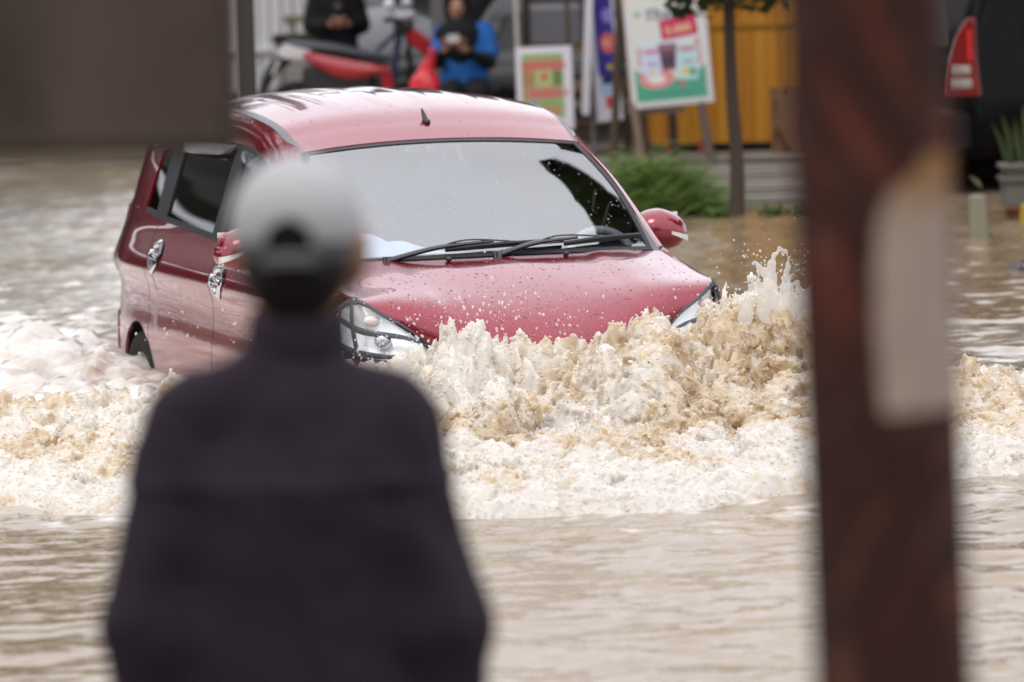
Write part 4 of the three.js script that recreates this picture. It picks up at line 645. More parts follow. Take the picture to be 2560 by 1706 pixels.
{ // counter with a dark slab top, and a table with pale parcels
  const t = thing('counter', 'dark topped counter between the metal wall and the motorcycle seat', 'counter', [-1.68, 0.59, -39.4]);
  mesh('top', box(0.42, 0.07, 0.4, 0, 0.86, 0, 0.015), mat([0.03, 0.03, 0.022], 0.6), t);
  for (const x of [-0.17, 0.17]) for (const z of [-0.15, 0.15]) mesh('leg', box(0.05, 0.83, 0.05, x, 0.415, z), mat([0.33, 0.315, 0.30], 0.8), t);
  mesh('side_panel', box(0.36, 0.5, 0.03, 0, 0.5, 0.12, 0.005), mat([0.32, 0.305, 0.29], 0.8), t);
  const s = thing('table', 'low shelf table with a worn beige top behind the man in black', 'table', [-1.35, 0.59, -40.6]);
  mesh('tabletop', box(1.0, 0.06, 0.5, 0, 1.0, 0, 0.012), mat([0.28, 0.255, 0.17], 0.8, 0, { bumpMap: bumpFine, bumpScale: 0.01 }), s);
  for (const x of [-0.44, 0.44]) for (const z of [-0.2, 0.2]) mesh('leg', box(0.06, 0.97, 0.06, x, 0.485, z), mat([0.36, 0.35, 0.33], 0.8), s);
  mesh('shelf', box(0.86, 0.04, 0.42, 0, 0.76, 0, 0.01), mat([0.42, 0.40, 0.38], 0.8), s);
}
{ // market stall
  const t = thing('market_stall', 'wooden stall with a grey display case behind the red lettered sign', 'stall', [0.42, 0.59, -38.2]);
  for (const [x, z] of [[-0.24, 0.25], [0.24, 0.25], [-0.24, -0.3], [0.24, -0.3]]) mesh('post', box(0.055, 2.3, 0.055, x, 1.15, z), woodD, t);
  mesh('counter_top', box(0.60, 0.045, 0.66, 0, 0.76, 0, 0.008), mat([0.30, 0.185, 0.09], 0.6), t);
  mesh('case_front', box(0.42, 0.26, 0.02, -0.02, 0.925, 0.24, 0.004), mat([0.27, 0.275, 0.31], 0.35), t);
  mesh('case_shelf', box(0.42, 0.05, 0.3, -0.02, 1.085, 0.1, 0.008), mat([0.55, 0.54, 0.55], 0.5), t);
  mesh('back_panel', box(0.44, 0.5, 0.02, 0, 1.2, -0.28, 0.004), mat([0.18, 0.17, 0.18], 0.7), t);
  for (const y of [0.50, 0.34, 0.16]) mesh('slat', box(0.52, 0.07, 0.025, 0, y, 0.26, 0.005), woodD, t);
  mesh('roof', box(0.95, 0.05, 1.1, 0, 2.3, 0.05, 0.01, 0.12), mat([0.2, 0.2, 0.2], 0.7), t);
  const b = thing('bench', 'rough brown wooden bench standing between the sign boards', 'bench', [0.66, 0.59, -36.4]);
  mesh('seat', [box(0.62, 0.05, 0.30, 0, 0.37, 0, 0.008)], woodL, b);
  mesh('backrest', box(0.62, 0.08, 0.03, 0, 0.51, -0.14, 0.006), woodL, b);
  for (const x of [-0.26, 0.26]) for (const z of [-0.12, 0.12]) mesh('leg', box(0.06, z < 0 ? 0.55 : 0.36, 0.06, x, z < 0 ? 0.275 : 0.18, z), woodD, b);
  mesh('stretcher', [box(0.5, 0.04, 0.03, 0, 0.16, 0.12), box(0.5, 0.06, 0.03, 0, 0.24, 0.13)], woodD, b);
}
// flat print
function canvasTex(w, h, draw) { const c = document.createElement('canvas'); c.width = w; c.height = h; const x = c.getContext('2d'); draw(x, w, h); const t = new THREE.CanvasTexture(c); t.colorSpace = THREE.SRGBColorSpace; return t; }
const plane = (w, h, x, y, z) => { const g = new THREE.PlaneGeometry(w, h); g.translate(x, y, z); return g; };
{ // banner with red lettering
  const t = thing('sign', 'small white bordered sign with red lettering on a green ground', 'sign', [0.30, 0.62, -35.5], 0.05);
  t.rotation.z = 0.015;
  const tx = canvasTex(256, 384, (c, w, h) => {
    c.fillStyle = '#d9d7e0'; c.fillRect(0, 0, w, h); c.fillStyle = '#8fae72'; c.fillRect(20, 26, w - 58, h - 78); c.fillStyle = '#9c7a4c'; c.fillRect(20, 60, 16, h - 112);
    c.fillStyle = '#b9856a'; c.fillRect(36, 52, w - 80, 60); c.fillStyle = '#a87f5a'; c.fillRect(36, 110, 46, 74); c.fillStyle = '#6f7a4c'; c.fillRect(168, 108, 40, 70); c.fillStyle = '#a9b877'; c.fillRect(84, 104, 82, 80); c.fillStyle = '#b98a70'; c.fillRect(44, 182, w - 96, 60); c.fillStyle = '#8aa86a'; c.fillRect(100, 240, 80, 36); c.fillStyle = '#8f95bd'; c.fillRect(64, 244, 30, 22); c.fillStyle = '#b88a68'; c.fillRect(28, 276, 170, 50);
    c.fillStyle = '#c8475e'; c.font = 'bold 42px sans-serif'; c.fillText('MIE', 34, 98); c.fillText('AYAM', 112, 98); c.fillRect(112, 122, 30, 30); c.font = 'bold 40px sans-serif'; c.fillText('NASI', 46, 228); c.fillText('UDUK', 134, 228); c.font = 'bold 36px sans-serif'; c.fillStyle = '#cf5a52'; c.fillText('ES TEH', 40, 316);
  });
  mesh('board', box(0.42, 0.62, 0.014, 0, 0.50, 0, 0.004), mat([0.62, 0.61, 0.65], 0.6), t);
  mesh('print', plane(0.40, 0.60, 0, 0.50, 0.012), mat([1, 1, 1], 0.55, 0, { map: tx }), t);
  for (const x of [-0.19, 0.19]) mesh('leg', box(0.03, 1.25, 0.03, x, 0.60, -0.03), x < 0 ? mat([0.42, 0.39, 0.38], 0.7) : woodD, t);
}
{ // folding sign seen from its edge, and a blue banner
  const t = thing('sign', 'tall narrow white sign board seen nearly edge on', 'sign', [0.59, 0.90, -35.6]);
  t.rotation.z = -0.055; mesh('board', box(0.055, 1.25, 0.30, 0, 0.64, -0.1, 0.006), mat([0.60, 0.60, 0.65], 0.5), t); mesh('leg', [box(0.03, 1.5, 0.03, 0.065, 0.45, -0.2)], mat([0.25, 0.25, 0.26], 0.6), t);
  const b = thing('banner', 'narrow blue and purple banner with orange lettering and a drink at its foot', 'banner', [0.775, 0.86, -35.75], 0.25); b.rotation.z = 0.07;
  const tx = canvasTex(128, 512, (c, w, h) => {
    c.fillStyle = '#d8d8e4'; c.fillRect(0, 0, w, h); c.fillStyle = '#3b2f8f'; c.fillRect(26, 0, w - 36, 330); c.fillStyle = '#8f86c8'; c.beginPath(); c.arc(96, 90, 30, 0, 7); c.fill(); c.fillStyle = '#d96a6a'; c.beginPath(); c.ellipse(84, 200, 38, 42, 0, 0, 7); c.fill(); c.fillStyle = '#f0d8c8'; c.font = 'bold 30px sans-serif'; c.fillText('ES', 62, 210); c.fillStyle = '#c8b82a'; c.fillRect(72, 286, 26, 20); c.fillStyle = '#2c2a55'; c.fillRect(40, 330, 60, 34); c.fillStyle = '#9fc3dd'; c.fillRect(34, 364, 70, 46); c.fillStyle = '#c8424e'; c.fillRect(50, 414, 46, 48);
  });
  mesh('print', plane(0.20, 0.95, 0, 0.475, 0.006), mat([1, 1, 1], 0.5, 0, { map: tx }), b); mesh('backing', box(0.20, 0.95, 0.008, 0, 0.475, 0, 0.002), mat([0.6, 0.6, 0.64], 0.5), b); mesh('foot', [box(0.025, 0.3, 0.02, 0, -0.13, -0.01), box(0.22, 0.02, 0.25, 0, -0.255, 0)], blackTrim, b);
  const p = thing('post', 'dark wooden post standing left of the green drink poster', 'post', [0.775, 0.59, -35.0]); p.rotation.z = -0.055;
  mesh('shaft', taper([[0, 0, 0], [0.004, 0.7, 0], [0, 1.9, 0.01]], [0.034, 0.029, 0.026], 16, 10), woodD, p);
}
{ // drink poster on a wooden easel
  const t = thing('poster_stand', 'white framed drink poster with green foot and red label on a wooden easel', 'poster stand', [1.215, 0.59, -35.0]);
  const tx = canvasTex(384, 576, (c, w, h) => {
    c.fillStyle = '#d5d6cf'; c.fillRect(0, 0, w, h); c.fillStyle = '#cfd9dd'; c.fillRect(24, 250, 336, 160); c.fillStyle = '#4e9f86'; c.beginPath(); c.moveTo(10, 395); c.quadraticCurveTo(90, 470, 192, 462); c.quadraticCurveTo(300, 470, 374, 395); c.lineTo(374, h - 14); c.lineTo(10, h - 14); c.fill();
    c.fillStyle = '#7fb59c'; c.beginPath(); c.ellipse(50, 130, 22, 12, 0, 0, 7); c.fill();
    const cup = (x, y, ww, hh, col, lid) => { c.fillStyle = col; c.beginPath(); c.moveTo(x, y); c.lineTo(x + ww, y); c.lineTo(x + ww * 0.86, y + hh); c.lineTo(x + ww * 0.14, y + hh); c.fill(); c.fillStyle = lid; c.beginPath(); c.ellipse(x + ww / 2, y + 18, ww * 0.42, 10, 0, 0, 7); c.fill(); };
    c.fillStyle = '#d98f8c'; c.beginPath(); c.ellipse(120, 450, 92, 52, 0, 0, 7); c.fill(); c.fillStyle = '#c9848a'; c.fillRect(330, 270, 26, 130); c.fillRect(34, 290, 14, 100);
    cup(48, 300, 110, 150, '#c9d0e6', '#c96b8e'); cup(228, 300, 120, 170, '#b9d5da', '#c4647a'); cup(140, 285, 96, 130, '#6f4a5a', '#a06a84'); c.fillStyle = '#4a3a4c'; c.fillRect(152, 345, 72, 50);
    c.fillStyle = '#3f4660'; c.font = 'bold 24px serif'; c.fillText('Thai', 78, 388); c.fillText('Thai', 262, 390); c.fillStyle = '#d8c75a'; c.fillRect(258, 410, 30, 34); c.fillRect(90, 412, 26, 18); c.fillStyle = '#3f9a6c'; c.fillRect(290, 415, 34, 34); c.fillStyle = '#c45a5a'; c.beginPath(); c.ellipse(246, 488, 20, 10, 0, 0, 7); c.fill(); c.fillStyle = '#e0ddd8'; c.beginPath(); c.ellipse(120, 456, 44, 22, 0, 0, 7); c.fill();
    c.strokeStyle = '#4d5570'; c.lineWidth = 3; c.font = 'italic bold 66px serif'; c.fillStyle = '#8890a8'; c.fillText('Thaitea', 84, 160); c.strokeText('Thaitea', 84, 160);
    c.save(); c.translate(250, 205); c.rotate(-0.10); c.fillStyle = '#c2315a'; c.fillRect(-90, -45, 190, 100); c.fillStyle = '#e6cf9a'; c.font = 'bold 54px sans-serif'; c.fillText('5.000', -66, 30); c.restore(); c.fillStyle = '#d2553f'; c.fillRect(330, 60, 40, 22);
    c.fillStyle = '#3f8c74'; c.fillRect(80, 528, 230, 8);
  });
  const f = mesh('frame', [box(0.60, 0.9, 0.02, 0, 0.45, 0, 0.005)], mat([0.62, 0.60, 0.63], 0.5), t); f.position.set(0.005, 0.40, 0.06); f.rotation.z = 0.070; f.rotation.x = -0.05;
  mesh('print', plane(0.545, 0.85, 0, 0.45, 0.013), mat([1, 1, 1], 0.45, 0, { map: tx }), f);
  const leg = (x0, x1, m, z = 0) => mesh('leg', taper([[x1, 0, 0.10 + z], [mix(x0, x1, 0.4), 0.5, 0.03 + z], [x0, 1.3, -0.06 + z]], [0.033, 0.03, 0.024], 12, 8), m, t);
  leg(-0.33, -0.235, woodL); leg(0.15, 0.27, mat([0.13, 0.105, 0.09], 0.8)); leg(0.0, 0.02, woodD, -0.5); leg(-0.25, -0.19, woodD, -0.45); mesh('crossbar', box(0.42, 0.05, 0.03, -0.12, 0.37, 0.03), woodL, t);
}
{ // yellow booth of upright boards
  const t = thing('booth', 'yellow ochre booth of upright boards behind the small tree', 'booth', [1.68, 0.59, -36.0]);
  const ym = [[0.46, 0.19, 0.008], [0.41, 0.16, 0.007], [0.48, 0.21, 0.011]].map((c, i) => mat(c, 0.55, 0, { bumpMap: bumpFine, bumpScale: 0.003 }));
  for (let i = 0; i < 12; i++) mesh('plank', box(0.094, 0.86, 0.022, -0.54 + i * 0.0965, 0.50, rr(-0.004, 0.004), 0.004), ym[(i * 7) % 3], t);
  for (let i = 0; i < 12; i++) mesh('plank', box(0.094, 0.75, 0.022, -0.54 + i * 0.0965, 1.33, -0.04 + rr(-0.004, 0.004), 0.004), ym[(i * 5 + 1) % 3], t);
  mesh('rail', [box(1.18, 0.03, 0.05, 0, 0.945, 0.0, 0.004)], mat([0.30, 0.15, 0.02], 0.7), t);
  mesh('side_wall', [box(0.025, 1.6, 1.1, -0.60, 0.9, -0.56), box(0.025, 1.6, 1.1, 0.615, 0.9, -0.56)], ym[1], t);
  mesh('corner_post', [box(0.04, 1.7, 0.04, -0.40, 1.62, 0.03)], mat([0.06, 0.05, 0.03], 0.8), t);
  for (const x of [-0.47, -0.22, 0.55]) mesh('leg', box(0.045, 0.10, 0.045, x, 0.045, 0.0), mat([0.32, 0.06, 0.05], 0.7), t);
  mesh('roof', box(1.6, 0.05, 1.5, 0, 1.95, -0.4, 0.01, 0.08), mat([0.25, 0.12, 0.03], 0.7), t);
  const p = thing('plywood_sheet', 'weathered brown plywood sheet leaning against the yellow booth', 'plywood', [2.11, 0.57, -35.5]); p.rotation.x = -0.1;
  const pt = tex(128, (u, v) => { const n = tileNoise(u, v, 5, 4, 4), k = smooth(0.02, 0.25, n); return [0.47 - 0.14 * k, 0.35 - 0.12 * k, 0.26 - 0.09 * k]; }, true);
  mesh('sheet', box(0.30, 0.52, 0.012, 0, 0.26, 0, 0.003), mat([1, 1, 1], 0.85, 0, { map: pt }), p);
}
// ------------------------------------------------------------------ plants
function leafGeo() { const g = new THREE.BufferGeometry(); g.setAttribute('position', new THREE.Float32BufferAttribute([0, 0, 0, 0.5, 0.12, 0.5, 0, 0, 0, 0, 0, 1.25, -0.5, 0.12, 0.5, 0, 0, 1.25].slice(0, 0).concat([0, 0, 0, 0.32, 0.08, 0.5, 0, 0, 1.1, -0.32, 0.08, 0.5]), 3)); g.setAttribute('uv', new THREE.Float32BufferAttribute([0, 0, 1, 0, 1, 1, 0, 1], 2)); g.setIndex([0, 1, 2, 0, 2, 3]); g.computeVertexNormals(); return g; }
const leafG = leafGeo();
const leafMat = (c) => mat(c, 0.75, 0, { transmission: 0.35, thickness: 0 });
function crown(parent, clumps, n, size, c, name = 'crown') { // leaf sprays on the clumps' volume
  const im = new THREE.InstancedMesh(leafG, leafMat([1, 1, 1]), n), M = new THREE.Matrix4(), col = new THREE.Color(), tot = clumps.reduce((s, k) => s + k[3] ** 2, 0); let i = 0;
  for (const k of clumps) { const m = Math.min(n - i, Math.round(n * k[3] ** 2 / tot)); for (let j = 0; j < m; j++, i++) { const a = rnd() * 6.283, b = Math.acos(rr(-1, 1)), r = k[3] * Math.pow(rnd(), 0.4) * (0.8 + 0.4 * rnd()); const s = size * rr(0.6, 1.3); M.compose(V(k[0] + r * Math.sin(b) * Math.cos(a), k[1] + 0.75 * r * Math.cos(b), k[2] + r * Math.sin(b) * Math.sin(a)), new THREE.Quaternion().setFromEuler(new THREE.Euler(rr(-0.6, 1.0), rnd() * 6.283, rr(-0.5, 0.5))), V(s, s, s)); im.setMatrixAt(i, M); const q = rr(0.6, 1.35); col.setRGB(c[0] * q, c[1] * q, c[2] * q * rr(0.7, 1.2)); im.setColorAt(i, col); } }
  im.count = i; im.name = name; im.castShadow = im.receiveShadow = true; parent.add(im); tag(im, null, null, null, 'stuff'); return im;
}
const barkM = mat([0.10, 0.075, 0.055], 0.9, 0, { bumpMap: bumpFine, bumpScale: 0.01 });
{ // slim street tree by the ramp
  const t = thing('tree', 'slim young tree at the water edge in front of the yellow booth', 'tree', [1.475, 0.30, -31.0]);
  mesh('trunk', taper([[-0.005, 0, 0], [0.01, 0.4, 0], [-0.015, 0.95, 0.01], [-0.02, 1.5, 0], [-0.01, 2.2, 0]], [0.055, 0.044, 0.040, 0.036, 0.03], 40, 14), mat([0.075, 0.055, 0.045], 0.9, 0, { bumpMap: bumpFine, bumpScale: 0.01 }), t);
  const br = [], cl = []; for (let i = 0; i < 9; i++) { const a = i * 2.4, y = 1.45 + 0.09 * i, e = [0.55 * Math.cos(a), y + rr(-0.05, 0.35), 0.55 * Math.sin(a)]; br.push(taper([[-0.02, y, 0], [e[0] * 0.5, y + 0.2, e[2] * 0.5], e], [0.016, 0.011, 0.005], 8, 6)); cl.push([e[0], e[1] + 0.05, e[2], 0.30]); }
  cl.push([-0.27, 1.50, 0.1, 0.16], [-0.12, 1.55, 0.1, 0.14], [0.16, 1.52, 0.1, 0.15], [0.32, 1.55, 0.05, 0.13], [0, 2.3, 0, 0.5]);
  mesh('branch', br, barkM, t); crown(t, cl, 2600, 0.085, [0.045, 0.07, 0.022]);
}
function bigTree(x, z, h, label, n = 5200) {
  const t = thing('tree', label, 'tree', [x, 0.2, z]); const cl = [], br = [];
  mesh('trunk', taper([[0, 0, 0], [0.08, h * 0.25, 0.04], [-0.05, h * 0.5, 0]], [0.24, 0.18, 0.13], 16, 12), barkM, t);
  for (let i = 0; i < 12; i++) { const a = i * 2.4 + x, l = h * rr(0.24, 0.36), y = h * rr(0.36, 0.55), e = [Math.cos(a) * l, y + h * rr(0.05, 0.45), Math.sin(a) * l]; br.push(taper([[0, y * 0.9, 0], [e[0] * 0.5, (y + e[1]) * 0.5 + 0.2, e[2] * 0.5], e], [0.09, 0.06, 0.02], 8, 6)); cl.push([...e, h * rr(0.12, 0.2)]); }
  cl.push([0, h * 0.9, 0, h * 0.18]); mesh('branch', br, barkM, t); crown(t, cl, n, 0.34, [0.040, 0.066, 0.020]);
}
{ // mound of long grass bent over by the flood
  const t = thing('grass_clump', 'mound of long green grass bent over on the bank behind the car mirror', 'grass', [0.95, 0.42, -31.7]);
  const blade = (() => { const P = [], I = [], U = []; for (let i = 0; i <= 6; i++) { const s = i / 6, w = 0.5 * (1 - s * s) + 0.02, x = s, y = Math.sin(s * 2.2) * 0.42 - 0.15 * s * s; P.push(x, y, -w, x, y + 0.0, w); U.push(s, 0, s, 1); if (i < 6) { const a = 2 * i; I.push(a, a + 1, a + 3, a, a + 3, a + 2); } } const g = new THREE.BufferGeometry(); g.setAttribute('position', new THREE.Float32BufferAttribute(P, 3)); g.setAttribute('uv', new THREE.Float32BufferAttribute(U, 2)); g.setIndex(I); g.computeVertexNormals(); return g; })();
  const n = 3800, im = new THREE.InstancedMesh(blade, leafMat([1, 1, 1]), n), M = new THREE.Matrix4(), col = new THREE.Color();
  for (let i = 0; i < n; i++) { const x = gauss() * 0.20 - 0.10, z = gauss() * 0.2, hh = 0.30 * Math.exp(-x * x / 0.07 - z * z / 0.10) * rr(0.15, 1), l = rr(0.18, 0.40), ang = (x > 0.1 ? -0.1 : rnd() < 0.55 ? 3.2 : 0) + rr(-0.8, 0.8); M.compose(V(x, hh, z + 0.1), new THREE.Quaternion().setFromEuler(new THREE.Euler(rr(-0.3, 0.3), ang, rr(-0.25, 0.35))), V(l, l * rr(0.6, 1.1), rr(0.006, 0.014))); im.setMatrixAt(i, M); const q = rr(0.6, 1.5), y = rnd() < 0.15 ? 1 : 0; col.setRGB((0.16 + 0.12 * y) * q, (0.27 + 0.08 * y) * q, 0.05 * q); im.setColorAt(i, col); }
  im.name = 'blades'; im.castShadow = im.receiveShadow = true; t.add(im); tag(im, null, null, null, 'stuff');
  mesh('earth', nets((x, y, z) => Math.sqrt((x - 0.02) ** 2 / 0.19 + y * y / 0.028 + z * z / 0.10) - 1 + 0.2 * noise3(x * 9, y * 9, z * 9), [-0.55, -0.1, -0.4], [0.55, 0.24, 0.4], 0.022), mat([0.035, 0.03, 0.018], 0.95), t);
  const w = [[1.72, -31.1, 'small tuft of bright green weeds right of the slim tree'], [1.92, -31.0, 'small tuft of weeds beside the plank ramp edge'], [1.36, -31.0, 'small tuft of weeds left of the slim tree trunk']];
  for (const [x, z, l] of w) { const g = thing('weed_tuft', l, 'weeds', [x, 0.37, z], 0, 'weed tufts at the water edge'); crown(g, [[0, 0.05, 0, 0.085], [0.06, 0.03, 0.02, 0.06], [-0.06, 0.02, 0, 0.06]], 260, 0.05, [0.09, 0.155, 0.035], 'leaves'); mesh('stem', [0, 1, 2, 3].map(i => tube([[0, 0, 0], [0.03 * (i - 1.5), 0.12, 0.01]], 0.003, 4, 5)), leafMat([0.09, 0.14, 0.03]), g); }
}
// ------------------------------------------------------------------ unseen trees and houses round about to be mirrored, some added to darken reflections
bigTree(-8.8, -30, 8.5, 'broad tree left of the road, mirrored in the car side');
bigTree(-15, -38, 8, 'tall tree far left of the road, mirrored in the side windows');
bigTree(-9.5, -23, 8, 'leafy tree on the left bank, nearest the car');
bigTree(9, -21, 8, 'unseen leafy tree added on the right bank to darken the black car');  // added out of view: gives the black car something dark to mirror
bigTree(10, -27.5, 8, 'unseen dense tree added on the right bank to darken the black car paint');  // likewise unseen, put in to darken the black car's paint
bigTree(-6.4, -49.5, 7, 'unseen tree added at the far end, left, to darken water reflections');  // unseen, put in to darken grazing reflections on the water
bigTree(-10, -51, 8, 'unseen tree added at the far end, farther left, to darken water reflections');  // second added tree for the darker water at the left
bigTree(-6.5, 8, 8.5, 'tree behind the lens, left of the pair');
bigTree(4, 9, 8.5, 'tree behind the lens, right of the pair');
{
  const b = thing('added_house', 'long plain unseen building added behind the lens to darken reflections', 'added_house', [0, 0.4, 15]);  // added occluder out of view, a dark front for the bonnet to mirror
  const hm = mat([0.16, 0.14, 0.12], 0.9); mesh('wall', box(34, 5, 0.4, 0, 2.5, 0, 0.02), hm, b); mesh('roof', [box(35, 0.2, 5, 0, 5.6, 1.6, 0.02, -0.3)], mat([0.12, 0.05, 0.035], 0.8), b);
  for (let i = 0; i < 6; i++) { const w = mesh('window', box(1.3, 1.4, 0.08, -14 + i * 5.4, 2.6, -0.2), mat([0.03, 0.035, 0.04], 0.1), b); mesh('sill', box(1.5, 0.08, 0.2, -14 + i * 5.4, 1.85, -0.25), hm, w); }
}

{ // unseen strip over the road, shaped to give the windscreen its dark reflection
  const t = thing('added_overhead_strip', 'unseen dark green and black strip over the road, shaped for its dark reflection in the windscreen', 'banner', [5.4, 0, -22.4]);
  mesh('post', cyl(0.07, 0.06, 7.4, 0, 3.7, 0, 16), blackTrim, t);
  const at = pts => prism(pts.map(p => [p[0] - 5.4, -(p[1] + 22.4)]), 0.02, 0.004).rotateX(-Math.PI / 2).translate(0, 7, 0);
  const mid = [[1.70, -23.40], [1.98, -23.26], [2.32, -22.87], [2.78, -22.49], [3.42, -22.15], [3.95, -22.08], [4.9, -22.1]], out = [[1.52, -23.69], [1.63, -23.71], [1.86, -23.55], [2.11, -23.33], [2.45, -23.02], [2.82, -22.71], [3.47, -22.35], [4.27, -22.23], [4.95, -22.46]], inn = [[1.93, -23.12], [2.44, -22.45], [2.94, -22.08], [3.27, -21.93], [3.44, -21.90], [4.9, -21.8]];
  const BAN = [[...out, ...mid.slice().reverse()], [...mid.map(p => [p[0], p[1] + 0.012]), ...inn.slice().reverse()]];
  mesh('cloth', at(BAN[0]), mat([0.012, 0.012, 0.014], 0.9), t);
  mesh('cloth', at(BAN[1]), mat([0.022, 0.045, 0.022], 0.9), t);
  for (const [x, z] of [[2.72, -22.5], [3.2, -22.18]]) mesh('batten', box(0.02, 0.03, 0.58, x - 5.4, 6.98, z + 22.4, 0.004, 0, 0.5, 0), mat([0.4, 0.4, 0.4], 0.6), t);
  mesh('arm', tube([[0, 7.05, 0], [-1.2, 7.06, 0.18], [-2.4, 7.06, -0.08], [-3.5, 7.06, -0.88]], 0.03, 20, 8), blackTrim, t);
}

{
  const b = thing('added_house', 'low plain unseen building added on the left bank to darken the car side reflections', 'added_house', [-15, 0.3, -36], 1.25);  // unseen, put in to darken what the car side mirrors
  const hm = mat([0.12, 0.11, 0.09], 0.9); mesh('wall', box(40, 2.8, 0.4, 0, 1.4, 0, 0.02), hm, b); mesh('roof', box(41, 0.2, 4.4, 0, 3.3, 1.2, 0.02, 0.3), mat([0.06, 0.065, 0.055], 0.8), b);
  for (let i = 0; i < 6; i++) { const w = mesh('window', box(1.3, 1.4, 0.08, -14 + i * 5.4, 1.7, 0.2), mat([0.03, 0.035, 0.04], 0.1), b); mesh('sill', box(1.5, 0.08, 0.2, -14 + i * 5.4, 0.95, 0.25), hm, w); }
}

{
  const b = thing('added_house', 'low grey unseen building added at the far left end to darken water reflections', 'added_house', [-9.2, 0.3, -53]);  // added, hidden by the hanging board, to darken grazing water reflections
  const hm = mat([0.20, 0.19, 0.18], 0.9); mesh('wall', box(11, 3.6, 0.4, 0, 1.8, 0, 0.02), hm, b); mesh('roof', box(11.8, 0.2, 4.4, 0, 4.1, 1.0, 0.02, 0.3), mat([0.10, 0.09, 0.085], 0.8), b);
  for (let i = 0; i < 3; i++) { const w = mesh('window', box(1.2, 1.3, 0.08, -3.4 + i * 3.4, 1.9, 0.2), mat([0.03, 0.035, 0.04], 0.1), b); mesh('sill', box(1.4, 0.08, 0.2, -3.4 + i * 3.4, 1.2, 0.25), hm, w); }
}
